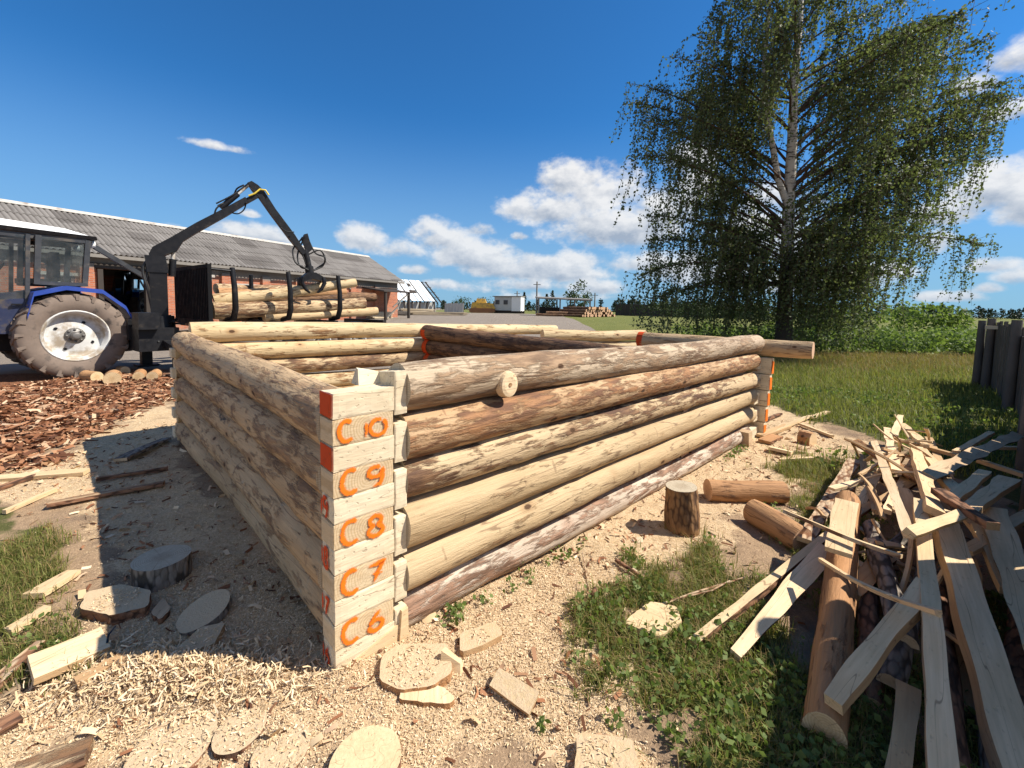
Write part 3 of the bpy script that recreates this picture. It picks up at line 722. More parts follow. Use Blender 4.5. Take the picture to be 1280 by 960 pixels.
# second stack of pale logs lying behind the frame
s0 = gz(678, 412, 1.19); s1 = gz(806, 414, 1.165); s0.z = s1.z = 0
stk = thing('log_wall', s0, 'low wall of pale yellow logs behind the log house frame, ending at the orange band', 'log wall')
SM = frame(s0, s1 - s0); SLn = (s1 - s0).length
for i in range(6):
    mb = MB(); zc = .02 + .205 * i + .04
    round_log(mb, 0, SLn, .105, .10, 0, zc, seed=i * 1.1 + 7, n=20, endmi=1, bump=.07)
    mb.build('log', [L_YEL, END, HEWN], stk, SM)

# ------------------------------------------------------------------ brick barn
bf = dp(497, 352, 35); be = Vector((.461, .887, 0)).normalized(); bo = Vector((be.y, -be.x, 0))      # along the wall (away), outward (towards the yard)
BL = 30.0; b0 = Vector((bf.x, bf.y, 0)) - be * BL
BW, EAVE, RIDGE = 7.2, 3.72, 5.78
BMX = Matrix(((be.x, -bo.x, 0, b0.x), (be.y, -bo.y, 0, b0.y), (0, 0, 1, 0), (0, 0, 0, 1)))      # local X along the wall, Y into the barn, Z up
barn = tag(link('brick_barn', None, BMX), 'long red brick barn with grey corrugated roof and weathered brick band under the eaves', 'barn')
def barn_x(px):                                            # where a photo column meets the barn's front wall
    d = ray(px, 350); k = d.x / d.y
    return (k * b0.y - b0.x) / (be.x - k * be.y)
def mat_brick():
    m = M('old_red_brick', .9, .15); x, y, z = m.sep(m.obj)
    b = m.n('ShaderNodeTexBrick'); m.put(b.inputs['Vector'], m.comb(m.math('ADD', x, y), z, 0.0))
    b.inputs['Color1'].default_value = (.50, .165, .075, 1); b.inputs['Color2'].default_value = (.36, .11, .055, 1); b.inputs['Mortar'].default_value = (.33, .25, .20, 1)
    b.inputs['Scale'].default_value = 1; b.inputs['Brick Width'].default_value = .27; b.inputs['Row Height'].default_value = .08; b.inputs['Mortar Size'].default_value = .009
    n1 = m.noise(m.vmath('MULTIPLY', m.obj, (.5, .5, 1.0)), 1.6, 6, .65)
    c = m.mix(m.ss(n1, .5, .66, 0, .75), b.outputs[0], (.30, .22, .17)); c = m.mix(m.ss(m.noise(m.obj, 5, 4), .6, .75, 0, .7), c, (.12, .07, .05))
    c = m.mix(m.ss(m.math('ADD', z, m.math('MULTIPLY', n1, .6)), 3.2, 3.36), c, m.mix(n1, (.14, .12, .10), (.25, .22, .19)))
    return m.done(c, None, b.outputs['Fac'], -.3, .01)
BRICK = mat_brick()
def mat_slate_roof():
    m = M('asbestos_sheet_roof', .92, .15); x, y, z = m.sep(m.obj)
    sh = m.noise(m.comb(m.math('FLOOR', m.math('MULTIPLY', x, .9)), m.math('FLOOR', m.math('MULTIPLY', z, 1.6)), 0.0), 3.3, 0)
    n1 = m.noise(m.vmath('MULTIPLY', m.obj, (1, .25, .25)), 1.3, 6, .65)
    c = m.mix(n1, (.13, .118, .108), (.29, .27, .25)); c = m.mix(m.ss(sh, .55, .63, 0, .5), c, (.07, .06, .055))
    vl = m.math('SINE', m.math('MULTIPLY', x, 33.07)); c = m.mix(m.ss(vl, -.2, -.95, 0, .55), c, (.05, .045, .04))
    st = m.noise(m.vmath('MULTIPLY', m.obj, (7, .4, .4)), 1, 4, .6); c = m.mix(m.ss(st, .52, .7, 0, .6), c, (.075, .068, .062))
    li = m.noise(m.obj, 3.5, 5, .7); c = m.mix(m.ss(li, .66, .75, 0, .6), c, (.26, .19, .09))
    return m.done(c, None, n1, .3, .02)
ROOFS = mat_slate_roof()
op0, op1 = barn_x(121), barn_x(186); w0, w1 = barn_x(296), barn_x(318)
OPEN = [(op0, op1, 0.0, 3.0)]
def wallrun(mb, y0, y1, holes, x0, x1, z0, z1):
    xs = x0
    for a, b, c, d in sorted(holes):
        if a > xs: mb.box(((xs + a) / 2, (y0 + y1) / 2, (z0 + z1) / 2), (a - xs, y1 - y0, z1 - z0))
        if c > z0: mb.box(((a + b) / 2, (y0 + y1) / 2, (z0 + c) / 2), (b - a, y1 - y0, c - z0))
        if d < z1: mb.box(((a + b) / 2, (y0 + y1) / 2, (d + z1) / 2), (b - a, y1 - y0, z1 - d))
        xs = b
    if xs < x1: mb.box(((xs + x1) / 2, (y0 + y1) / 2, (z0 + z1) / 2), (x1 - xs, y1 - y0, z1 - z0))
WINS = [barn_x(p) for p in (75, 262, 307, 356, 385, 421)]
holes = list(OPEN) + [(w - .55, w + .55, 1.55, 2.55) for w in WINS[2:5]] + [(WINS[0] - .45, WINS[0] + .45, 1.6, 2.6)]
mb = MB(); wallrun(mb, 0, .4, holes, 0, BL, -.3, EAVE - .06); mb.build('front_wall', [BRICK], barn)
# the back wall is open opposite the doorway so daylight shows through
k = (op0 + op1) / 2; q0 = BMX @ Vector((op0 + 1.2, 0, 0)); q1 = BMX @ Vector((op1, 0, 0))
def through(q):
    a = (BMX.inverted() @ Vector((q.x * 4, q.y * 4, 0))); o = BMX.inverted() @ Vector((0, 0, 0)); t = (BW - o.y) / (a.y - o.y); return o.x + (a.x - o.x) * t
h0, h1 = sorted((through(q0), through(q1)))
mb = MB(); wallrun(mb, BW - .4, BW, [(h0 - .9, h1 + 1.2, 0, 2.9)], 0, BL, -.3, EAVE - .06); mb.build('back_wall', [BRICK], barn)
for xx in (0, BL - .4):
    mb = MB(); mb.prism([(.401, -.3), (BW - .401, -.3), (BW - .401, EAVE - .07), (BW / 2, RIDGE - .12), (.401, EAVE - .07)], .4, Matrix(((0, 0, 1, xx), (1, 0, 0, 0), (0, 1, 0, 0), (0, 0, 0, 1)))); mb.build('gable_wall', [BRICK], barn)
for i, xx in enumerate((op0 - .35, op1 + .35, barn_x(245), barn_x(281), barn_x(331), barn_x(372), barn_x(402), barn_x(440), barn_x(470))):
    mb = MB(); mb.box((xx, -.08, (EAVE - .55) / 2 - .15), (.45, .16, EAVE - .25)); mb.build('brick_pier', [BRICK], barn)
def corr_roof(x0, x1, ya, za, yb, zb, wl=.19, amp=.04, rows=4, name='roof_slope', mat=None, par=None):
    n = int((x1 - x0) / wl * 4); xs = np.linspace(x0, x1, n + 1); V = []; F = []
    for r in range(rows):
        t0, t1 = r / rows - (.03 if r else 0), (r + 1) / rows
        base = len(V)
        for t, lift in ((t0, .03), (t1, .0)):
            for x in xs: V.append((x, ya + (yb - ya) * t, za + (zb - za) * t + lift + amp * math.sin(2 * math.pi * x / wl)))
        for i in range(n): F.append((base + i, base + i + 1, base + n + 1 + i + 1, base + n + 1 + i))
    o = npmesh(name, V, F, mat, None, par, None, True); return o
corr_roof(-.4, BL + .35, -.45, EAVE - .16, BW / 2, RIDGE, mat=ROOFS, par=barn)
corr_roof(-.4, BL + .35, BW + .45, EAVE - .16, BW / 2, RIDGE, mat=ROOFS, par=barn)
mb = MB(); mb.hexa([(-.4, BW / 2 - .28, RIDGE - .10), (BL + .37, BW / 2 - .28, RIDGE - .10), (BL + .37, BW / 2 + .28, RIDGE - .10), (-.4, BW / 2 + .28, RIDGE - .10), (-.4, BW / 2 - .03, RIDGE + .065), (BL + .37, BW / 2 - .03, RIDGE + .065), (BL + .37, BW / 2 + .03, RIDGE + .065), (-.4, BW / 2 + .03, RIDGE + .065)])
mb.build('ridge_cap', [CONC], barn)
mb = MB(); mb.bar((-.3, -.46, EAVE - .24), (BL + .3, -.46, EAVE - .24), .035, .14); mb.build('eaves_board', [GREYW], barn)
for w in [WINS[0]] + WINS[2:5]:
    hw = .45 if w == WINS[0] else .55; z0 = 1.6 if w == WINS[0] else 1.55
    mb = MB()
    for s in (-hw + .04, hw - .04, 0): mb.box((w + s, .12, z0 + .5), (.07, .07, 1.0))
    for z in (z0 + .04, z0 + .96, z0 + .6): mb.box((w, .12, z), (2 * hw - .15, .068, .06))
    f = mb.build('window', [SLATE], barn)
    mb = MB(); mb.box((w, .16, z0 + .5), (2 * hw - .02, .01, .98)); mb.build('pane', [GLASS], f)
    mb = MB(); mb.box((w, -.03, z0 + 1.06), (2 * hw + .3, .1, .14)); mb.build('lintel', [CONC], f)
mb = MB(); mb.box(((op0 + op1) / 2, -.03, 3.1), (op1 - op0 + .7, .12, .22)); mb.build('door_lintel', [DARKW], barn)
for s in (op0 + .09, op1 - .09): mb = MB(); mb.box((s, -.02, 1.35), (.18, .2, 3.2)); mb.build('door_post', [DARKW], barn)
for px in (232, 262, 437):                                  # small lime-white fittings on the band
    x = barn_x(px); mb = MB(); mb.box((x, -.09, 2.98), (.34, .18, .13), 0); mb.box((x, -.07, 2.84), (.12, .1, .2)); mb.build('insulator_bracket', [CONC], barn)
# big dark shed door leaf standing behind the crane
# lean-to canopy at the far end
lx0, lx1 = barn_x(453), barn_x(489)
can = tag(link('wooden_canopy', None, BMX @ Matrix.Translation((lx0, 0, 0))), 'small dark wooden canopy on propped posts against the far end of the brick barn', 'canopy')
LW = lx1 - lx0; zc0 = hz((BMX @ Vector((lx0 + 2, -1.5, 0))).xy)
mb = MB(); mb.hexa([(0, -2.1, zc0 + 1.95), (LW, -2.1, zc0 + 1.95), (LW, .0, zc0 + 2.2), (0, 0, zc0 + 2.2), (0, -2.1, zc0 + 2.04), (LW, -2.1, zc0 + 2.04), (LW, 0, zc0 + 2.3), (0, 0, zc0 + 2.3)]); mb.build('roof_boards', [DARKW], can)
for x in (.3, LW - .2):
    mb = MB(); mb.box((x, -1.95, zc0 + .95), (.16, .16, 2.05)); mb.build('post', [DARKW], can)
mb = MB(); mb.bar((LW - 1.9, -1.95, zc0 + .9), (LW - .3, -1.95, zc0 + 1.85), .12, .06); mb.build('brace', [GREYW], can)
mb = MB(); mb.bar((LW - 2.6, -2.0, zc0 + .1), (LW - 1.5, -2.2, zc0 + 1.0), .14, .06); mb.build('prop_board', [GREYW], can)

# ------------------------------------------------------------------ far shed with patched white roof
D0 = 46.0
def up(p): return Vector((p.x, p.y, hz(p)))
sA = dp(497, 385, D0); sBp = dp(556, 387, D0 + 4); se = Vector((sBp.x - sA.x, sBp.y - sA.y, 0)); SL_ = se.length; se.normalize()
sn = Vector((-se.y, se.x, 0)); zs = hz(sA) 
SMX = Matrix(((se.x, sn.x, 0, sA.x), (se.y, sn.y, 0, sA.y), (0, 0, 1, zs), (0, 0, 0, 1)))
shed = tag(link('ruined_shed', None, SMX), 'ruined shed with white metal roof sheets missing along dark stripes beyond the barn', 'shed')
zE, zR = 1.35, 3.75; yR = 2.8
xoff = -1.6
nst = 9; wst = (SL_ + 1.0) / nst
for i in range(nst):
    if i == nst - 1: continue
    x0 = xoff + i * wst + (.10 if i % 2 else .02); x1 = xoff + (i + 1) * wst - (.16 if i % 2 else .02)
    mb = MB(); mb.hexa([(x0, -.3, zE), (x1, -.3, zE), (x1 - .25 * i / 9, yR, zR), (x0 - .25 * i / 9, yR, zR), (x0, -.3, zE + .03), (x1, -.3, zE + .03), (x1 - .25 * i / 9, yR, zR + .03), (x0 - .25 * i / 9, yR, zR + .03)])
    mb.build('roof_sheet', [WHITEP], shed)
for i in range(14):
    x = xoff + .1 + i * (SL_ + 1.0) / 13.3
    mb = MB(); mb.bar((x, -.25, zE - .12), (x - .25, yR, zR - .12), .10, .12); mb.build('rafter', [DARKW], shed)
for t in (.2, .45, .7, .95):
    mb = MB(); mb.bar((xoff, -.25 + (yR + .25) * t, zE - .03 + (zR - zE) * t), (SL_ - .5 - .25 * t, -.25 + (yR + .25) * t, zE - .03 + (zR - zE) * t), .08, .05); mb.build('batten', [DARKW], shed)
for q in ((xoff + SL_ * .16, .35, .7), (xoff + SL_ * .60, .28, .8), (xoff + SL_ * .64, .55, .4)):
    x, t, w = q; mb = MB(); y = -.3 + (yR + .3) * t * 1.2; z = zE + .04 + (zR - zE) * t * 1.2
    dy, dz = .45, .45 * (zR - zE) / (yR + .3); mb.hexa([(x, y, z), (x + w, y, z), (x + w, y + dy, z + dz), (x, y + dy, z + dz), (x, y, z + .02), (x + w, y, z + .02), (x + w, y + dy, z + dz + .02), (x, y + dy, z + dz + .02)]); mb.build('roof_patch', [DARKW], shed)
mb = MB(); mb.box((SL_ / 2 - .8, .3, .62), (SL_ - .6, .1, 1.24)); mb.build('wall', [SLATE], shed)
for i in range(7):
    mb = MB(); mb.box((xoff + .5 + i * SL_ / 6.4, -.1, .67), (.13, .13, 1.34)); mb.build('post', [DARKW], shed)
# slatted panels beside it
fa = dp(556, 391, 47); fb2 = dp(579, 392, 46)
fen = thing('panel_fence', up(fa), 'short whitish board panel fence right of the ruined shed with the patched roof', 'fence')
mb = MB(); n = 6; dv = (fb2 - fa) / n; dv.z = 0
for i in range(n):
    mb.bar(up(fa) + dv * i + Vector((0, 0, .62)), up(fa) + dv * (i + .93) + Vector((0, 0, .6)), .04, 1.05 + .06 * (i % 2))
mb.build('board_panel', [SLATE], fen, Matrix.Identity(4))
for i in (0, 2, 4, 6): mb = MB(); p = up(fa) + dv * i; mb.box((p.x, p.y + .08, p.z + .55), (.1, .1, 1.3)); mb.build('post', [GREYW], fen, Matrix.Identity(4))
# lumber piles and planks in front of it
def lumber(px, py, D, L, w, h, label, rz, mat, n=5):
    p = up(dp(px, py, D)); t = thing('lumber_stack', p, label, 'lumber stack', None, rz)
    for k in range(n):
        mb = MB(); z = 0
        o = (k - n / 2) * w / n
        for q in range(max(1, int(h / .07))):
            mb.box((R_.uniform(-.1, .1), o + R_.uniform(-.03, .03), .04 + q * .07), (L * R_.uniform(.85, 1), w / n * .9, .06), 0, Matrix.Rotation(R_.uniform(-.03, .03), 4, 'Z'))
        mb.build('board_pile', [mat], t)
lumber(520, 391, 43, 3.6, 1.4, .55, 'heap of rough pale boards under the low edge of the white shed roof', .5, PALEW)
lumber(492, 393, 38, 2.6, 1.2, .4, 'low stack of grey boards beside the barn corner and the wooden canopy', .2, GREYW)
lumber(548, 395, 40, 5.5, 1.0, .3, 'long low stack of yellowish planks lying in the yard before the white roofed shed', .15, PALEW)
lumber(470, 395, 33, 2.2, 1.2, .5, 'jumble of pale offcut boards piled under the wooden canopy', 1.1, PALEW)
# ------------------------------------------------------------------ yellow machine, hut, open shed, poles
ym = up(dp(603, 391, 62)); yt = thing('yellow_excavator', ym, 'yellow tracked machine with rusty body parked left of the white hut', 'excavator')
mb = MB(); mb.hexa([(-1.6, -1, .6), (1.9, -1, .6), (1.9, 1, .6), (-1.6, 1, .6), (-1.4, -1, 1.5), (1.5, -1, 1.35), (1.5, 1, 1.35), (-1.4, 1, 1.5)]); mb.build('body', [YELLOWP], yt)
mb = MB(); mb.hexa([(-.9, -.8, 1.42), (.6, -.8, 1.4), (.6, .8, 1.4), (-.9, .8, 1.42), (-.75, -.7, 2.05), (.35, -.7, 2.0), (.35, .7, 2.0), (-.75, .7, 2.05)]); mb.build('cab', [YELLOWP], yt)
for s in (-.9, .9):
    mb = MB(); mb.prism([(-1.8, .15), (-1.5, 0), (1.5, 0), (1.85, .18), (1.85, .5), (1.5, .66), (-1.5, .66), (-1.8, .5)], .45, Matrix(((1, 0, 0, 0), (0, 0, 1, s - .22), (0, 1, 0, 0), (0, 0, 0, 1)))); mb.build('track', [RUST], yt)
mb = MB(); mb.tube([(1.4, 0, 1.2), (2.2, 0, 1.5), (2.7, 0, .6)], .14, 6); mb.build('boom', [YELLOWP], yt)
hp = up(dp(637, 391.5, 62)); ht = thing('white_hut', hp, 'small white and grey site hut on skids in the far yard', 'hut', None, rad(-14))
mb = MB(); mb.box((-.7, 0, 1.35), (2.5, 2.3, 1.9)); mb.build('grey_wall', [SLATE], ht)
mb = MB(); mb.box((1.22, 0, 1.33), (1.32, 2.36, 2.0)); mb.build('white_wall', [WHITEP], ht)
mb = MB(); mb.hexa([(-2.2, -1.35, 2.32), (1.95, -1.35, 2.35), (1.95, 1.35, 2.35), (-2.2, 1.35, 2.32), (-2.2, -1.35, 2.42), (1.95, -1.35, 2.45), (1.95, 1.35, 2.5), (-2.2, 1.35, 2.47)]); mb.build('roof', [GREYW], ht)
for x in (-1.5, -.3): mb = MB(); mb.box((x, -1.17, 1.55), (.6, .06, .6)); mb.build('window', [CABGREY], ht)
for y in (-.8, .8): mb = MB(); mb.bar((-2.1, y, .2), (2.0, y, .2), .2, .4); mb.build('skid', [DARKW], ht)
op = up(dp(704, 397, 46)); ot = thing('open_shed', op, 'open shed with flat dark roof on thin posts in the far yard', 'shed')
mb = MB(); mb.hexa([(-2.9, -1.4, 1.75), (2.8, -1.4, 1.6), (2.8, 2.2, 1.8), (-2.9, 2.2, 1.95), (-2.9, -1.4, 1.88), (2.8, -1.4, 1.74), (2.8, 2.2, 1.94), (-2.9, 2.2, 2.08)]); mb.build('roof', [GREYW], ot)
for x in (-2.7, -.5, 1.0, 2.6):
    for y in (-1.2, 2.0): mb = MB(); mb.box((x, y, .86), (.13, .13, 1.8)); mb.build('post', [GREYW], ot)
mb = MB(); mb.box((-1.4, 1.6, .5), (2.4, .5, .8)); mb.build('workbench', [DARKW], ot)
for px, top, D in ((646, 364, 75), (670.5, 352, 60), (743, 366, 70)):
    b = up(dp(px, 392, D)); tt = dp(px, top, D)
    t = thing('utility_pole', b, {646: 'thin short utility pole rising behind the white hut', 670.5: 'tallest utility pole in the far yard at the left end of the open shed', 743: 'dark utility pole to the right of the open shed in the far yard'}[px], 'utility pole', 'utility poles in the far yard')
    mb = MB(); mb.tube([b, (b.x, b.y, tt.z)], [.13, .09], 8); mb.build('pole', [GREYW], t, Matrix.Identity(4))
    mb = MB(); mb.bar((b.x - .5, b.y, tt.z - .4), (b.x + .5, b.y, tt.z - .4), .08, .08); mb.build('crossarm', [DARKW], t, Matrix.Identity(4))
# far stack of round logs seen end on
g0 = dp(727, 405, 41); g1 = dp(768, 404, 44); gd = (g1 - g0); gd.z = 0; GL = gd.length; gd.normalize(); gn = Vector((-gd.y, gd.x, 0))
for lay in range(4):
    nn = 15 - lay * 2
    for k in range(nn):
        r = R_.uniform(.11, .16); p = g0 + gd * ((k + .5 + lay * .5 + lay * .4) * GL / 15.5); z = hz(p) + .14 + lay * .235
        a = Vector((p.x, p.y, z)) - gn * R_.uniform(-.1, .25)
        loose_log('log', a, a + gn * 3.5, r, r * .95, [L_DARK, END_PINK], 'round log in the far stack of reddish log ends beside the open shed', 'log', 'logs in the far stack', n=10)
g2 = dp(690, 399, 43)
for k in range(5):
    p = up(g2) + Vector((R_.uniform(-1.8, 1.6), R_.uniform(-.4, .6), .13 + (k % 2) * .22)); loose_log('log', p, p + Vector((R_.uniform(2.4, 3), R_.uniform(-.4, .4), 0)), .13, .12, [L_DARK, END], 'brown log lying loose on the dirt before the open shed', 'log', 'loose logs before the open shed', n=10)

# ------------------------------------------------------------------ tractors
def make_wheel(par, Mx, Rr, W, rimR, lugs=20, tyre_mat=None):
    w = tag(link('wheel', None, Mx, par))
    mb = MB(); h = W / 2
    mb.lathe([(rimR, -h * .8), (rimR + .02, -h * .92), (Rr * .78, -h), (Rr * .92, -h * .92), (Rr * .955, -h * .7), (Rr * .965, 0), (Rr * .955, h * .7), (Rr * .92, h * .92), (Rr * .78, h), (rimR + .02, h * .92), (rimR, h * .8)], 40)
    for k in range(lugs):
        for s in (-1, 1):
            a = 2 * math.pi * (k + (.5 if s > 0 else 0)) / lugs
            vs = []
            for rr_ in (Rr * .94, Rr):
                for (y, da) in ((.02, -.03), (.02, .05), (h * .99, .19 + .03), (h * .99, .19 - .05)):
                    r2 = rr_ - (.035 if abs(y) > h * .8 else 0); t = a + da * 1.0; vs.append((r2 * math.cos(t), s * y, r2 * math.sin(t)))
            mb.hexa(vs)
            t0 = a + .19; vs = []
            for y in (h * .90, h * 1.03):                  # shoulder block on the sidewall
                for rr_, da in ((Rr * .82, -.01), (Rr * .82, .05), (Rr * .955, .05), (Rr * .955, -.03)): vs.append((rr_ * math.cos(t0 + da), s * y, rr_ * math.sin(t0 + da)))
            mb.hexa(vs)
    mb.build('tyre', [TYRE], w, Mx)
    mb = MB(); o = h
    mb.lathe([(rimR + .012, o * .80), (rimR + .02, o * .93), (rimR - .005, o * .95), (rimR - .02, o * .80), (rimR - .05, o * .70), (rimR - .055, o * .25), (rimR * .80, o * .12), (rimR * .66, o * .16), (rimR * .42, o * .34), (rimR * .26, o * .36), (.001, o * .36)], 40)
    mb.build('rim', [RIMWHITE], w, Mx)
    mb = MB(); mb.lathe([(.16, o * .3), (.16, o * .42), (.10, o * .46), (.075, o * .5), (.07, o * .92), (.05, o * .96), (.001, o * .96)], 16)
    for k in range(8):
        a = k * math.pi / 4; mb.lathe([(.022, o * .36), (.022, o * .52), (.001, o * .52)], 8, Matrix.Translation((.125 * math.cos(a), 0, .125 * math.sin(a))))
    mb.build('hub', [HUBGREY], w, Mx)
    for k in range(4):
        mb = MB(); a = .5 + k * math.pi / 2; r = rimR * .60; mb.lathe([(.032, o * .1), (.032, o * .235), (.001, o * .235)], 10, Matrix.Translation((r * math.cos(a), 0, r * math.sin(a))), 0, False)
        mb.build('rim_hole', [STEEL_BLACK], w, Mx)
    return w
def make_tractor(Mx, label):
    t = tag(link('tractor', None, Mx), label, 'tractor', 'tractors')
    T = lambda x, y, z: Mx @ Matrix.Translation((x, y, z))
    for s in (1, -1):
        X = T(0, s * .93, .88) @ (Matrix.Identity(4) if s > 0 else Matrix.Rotation(math.pi, 4, 'Z'))
        make_wheel(t, X, .88, .46, .50)
        X = T(2.55, s * .80, .58) @ (Matrix.Identity(4) if s > 0 else Matrix.Rotation(math.pi, 4, 'Z'))
        make_wheel(t, X, .58, .32, .34, 18)
    mb = MB(); mb.hexa([(-.35, -.3, .55), (2.9, -.26, .62), (2.9, .26, .62), (-.35, .3, .55), (-.35, -.32, 1.25), (2.9, -.26, 1.0), (2.9, .26, 1.0), (-.35, .32, 1.25)])
    mb.box((0, 0, .88), (.3, 1.5, .28)); mb.box((2.55, 0, .58), (.2, 1.4, .2)); mb.build('chassis', [STEEL_BLACK], t)
    mb = MB(); mb.hexa([(1.35, -.36, 1.0), (3.35, -.33, 1.0), (3.35, .33, 1.0), (1.35, .36, 1.0), (1.35, -.36, 1.72), (3.3, -.30, 1.50), (3.3, .30, 1.50), (1.35, .36, 1.72)]); mb.build('bonnet', [BLUE], t)
    mb = MB(); mb.box((3.365, 0, 1.2), (.03, .5, .36)); mb.build('grille', [STEEL_BLACK], t)
    for s in (1, -1): mb = MB(); mb.lathe([(.001, 0), (.09, 0), (.1, -.05)], 14, Matrix.Translation((3.40, s * .2, 1.3)) @ Matrix.Rotation(-math.pi / 2, 4, 'Z'), 0, False); mb.build('headlight', [ROOFWHITE], t)
    mb = MB(); mb.tube([(1.95, -.25, 1.6), (1.95, -.25, 2.7)], .045, 8); mb.build('exhaust_pipe', [RUST], t)
    for s in (1, -1):                                      # folded sheet fender over the wheel
        pts = [(.66, 1.30), (.56, 1.74), (.12, 1.88), (-.42, 1.83), (-.78, 1.50), (-.93, 1.18)]
        mb = MB()
        for (xa, za), (xb, zb) in zip(pts[:-1], pts[1:]):
            y0, y1 = sorted((s * .62, s * 1.16)); mb.hexa([(xa, y0, za - .03), (xa, y1, za - .03), (xb, y1, zb - .03), (xb, y0, zb - .03), (xa, y0, za), (xa, y1, za), (xb, y1, zb), (xb, y0, zb)])
            mb.hexa([(xa, s * 1.16, za - .08), (xa, s * 1.175, za - .08), (xb, s * 1.175, zb - .08), (xb, s * 1.16, zb - .08), (xa, s * 1.16, za + .003), (xa, s * 1.175, za + .003), (xb, s * 1.175, zb + .003), (xb, s * 1.16, zb + .003)])
        mb.build('fender', [BLUE], t)
    # cab: lower sides, posts, panes, roof
    mb = MB()
    mb.hexa([(-.15, -.64, 1.05), (1.3, -.64, .95), (1.3, .64, .95), (-.15, .64, 1.05), (-.2, -.66, 1.95), (1.3, -.7, 1.60), (1.3, .7, 1.60), (-.2, .66, 1.95)])
    mb.build('cab_body', [DARKBLUE], t)
    top = 2.86; P = {}
    for s in (1, -1):
        P[s] = [((-.24, s * .74, 1.90), (-.32, s * .76, top)), ((.46, s * .80, 1.90), (.40, s * .80, top)), ((.60, s * .80, 1.5), (.54, s * .80, top)), ((1.30, s * .72, 1.55), (1.12, s * .72, top))]
        for k, (a, b) in enumerate(P[s]):
            mb = MB(); mb.bar(a, b, .085 if k != 2 else .06, .085, 0, (0, 1, 0)); mb.build('cab_post', [CABGREY], t)
        for a, b in ((0, 1), (2, 3)):
            mb = MB(); A1, A2 = P[s][a]; B1, B2 = P[s][b]
            mb.add([Vector(A1) + Vector((.03, 0, 0)), Vector(B1) - Vector((.03, 0, 0)), Vector(B2) - Vector((.03, 0, .02)), Vector(A2) + Vector((.03, 0, -.02))], [(0, 1, 2, 3)])
            mb.build('side_window' if a == 0 else 'door_window', [GLASS], t)
        mb = MB(); mb.bar((1.3, s * .75, 1.0), (.58, s * .82, .98), .04, .1, 0); mb.hexa([(.62, s * .78, .95), (1.3, s * .70, .95), (1.3, s * .73, .95), (.62, s * .81, .95), (.62, s * .78, 1.62), (1.3, s * .70, 1.55), (1.3, s * .73, 1.55), (.62, s * .81, 1.62)]); mb.build('door', [DARKBLUE], t)
        mb = MB(); mb.bar((-.26, s * .755, 1.93), (.48, s * .80, 1.93), .07, .07); mb.build('window_rail', [CABGREY], t); mb = MB(); mb.bar((-.30, s * .76, top - .02), (1.12, s * .74, top - .02), .07, .09); mb.build('cab_rail', [CABGREY], t)
    for x0, z0, x1, nm in ((-.26, 1.95, -.33, 'rear_window'), (1.28, 1.65, 1.12, 'windscreen')):
        mb = MB(); mb.add([(x0, -.7, z0), (x0, .7, z0), (x1, .72, top - .04), (x1, -.72, top - .04)], [(0, 1, 2, 3)]); mb.build(nm, [GLASS], t)
    mb = MB(); mb.bar((-.22, -.7, 1.93), (-.22, .7, 1.93), .07, .07); mb.bar((-.31, -.72, top), (-.31, .72, top), .08, .08); mb.build('rear_rail', [CABGREY], t)
    mb = MB(); mb.hexa([(-.46, -.82, top + .02), (1.38, -.82, top + .05), (1.38, .82, top + .05), (-.46, .82, top + .02), (-.44, -.84, top + .09), (1.36, -.84, top + .13), (1.36, .84, top + .13), (-.44, .84, top + .09)]); mb.build('roof_rim', [STEEL_BLACK], t)
    mb = MB(); mb.hexa([(-.38, -.76, top + .09), (1.30, -.78, top + .135), (1.30, .78, top + .135), (-.38, .76, top + .09), (-.02, -.56, top + .22), (1.10, -.62, top + .28), (1.10, .62, top + .28), (-.02, .56, top + .22)]); mb.build('roof', [ROOFWHITE], t)
    mb = MB(); mb.box((.35, 0, 1.98), (.5, .55, .1)); mb.box((.08, 0, 2.3), (.12, .5, .6)); mb.build('seat', [STEEL_BLACK], t)
    mb = MB(); mb.lathe([(.17, 0), (.2, .0), (.2, .025), (.17, .025), (.17, 0)], 20, Matrix.Translation((.85, 0, 2.15)) @ Matrix.Rotation(rad(60), 4, 'Y') @ Matrix.Rotation(math.pi / 2, 4, 'X')); mb.tube([(.85, 0, 2.15), (1.15, 0, 1.75)], .02, 6); mb.build('steering_wheel', [STEEL_BLACK], t)
    for s in (1, -1):
        mb = MB(); mb.tube([(1.1, s * .76, 2.6), (1.25, s * 1.0, 2.62), (1.27, s * 1.02, 2.45)], .014, 6); mb.box((1.28, s * 1.02, 2.28), (.03, .17, .30)); mb.build('mirror', [STEEL_BLACK], t)
        mb = MB(); mb.lathe([(.001, 0), (.075, 0), (.085, -.06), (.04, -.09), (.001, -.09)], 14, Matrix.Translation((-.46, s * .6, top - .06)) @ Matrix.Rotation(math.pi / 2, 4, 'Z'), 0, False); mb.build('work_lamp', [ROOFWHITE], t)
        mb = MB(); mb.box((.74, s * .835, 1.5), (.14, .03, .03)); mb.box((.79, s * .82, 1.5), (.02, .03, .02)); mb.build('door_handle', [STEEL_BLACK], t)
        mb = MB(); mb.box((-.93, s * 1.0, 1.3), (.03, .16, .10)); mb.build('tail_light', [SPRAY_RED_SOLID], t)
    mb = MB(); mb.bar((-.3, 0, .55), (-1.15, 0, .5), .16, .1)
    for s in (1, -1): mb.bar((-.4, s * .3, .6), (-1.1, s * .45, .55), .06, .1)
    mb.build('hitch', [STEEL_BLACK], t)
    mb = MB(); mb.bar((-.30, .62, top - .0), (-1.55, .40, 2.05), .07, .09); mb.build('rear_bar', [CABGREY], t)
    return t
ft = Vector((-.55, -.835, 0)).normalized(); lt = Vector((-ft.y, ft.x, 0)); wc = dp(95, 470, 8.85)
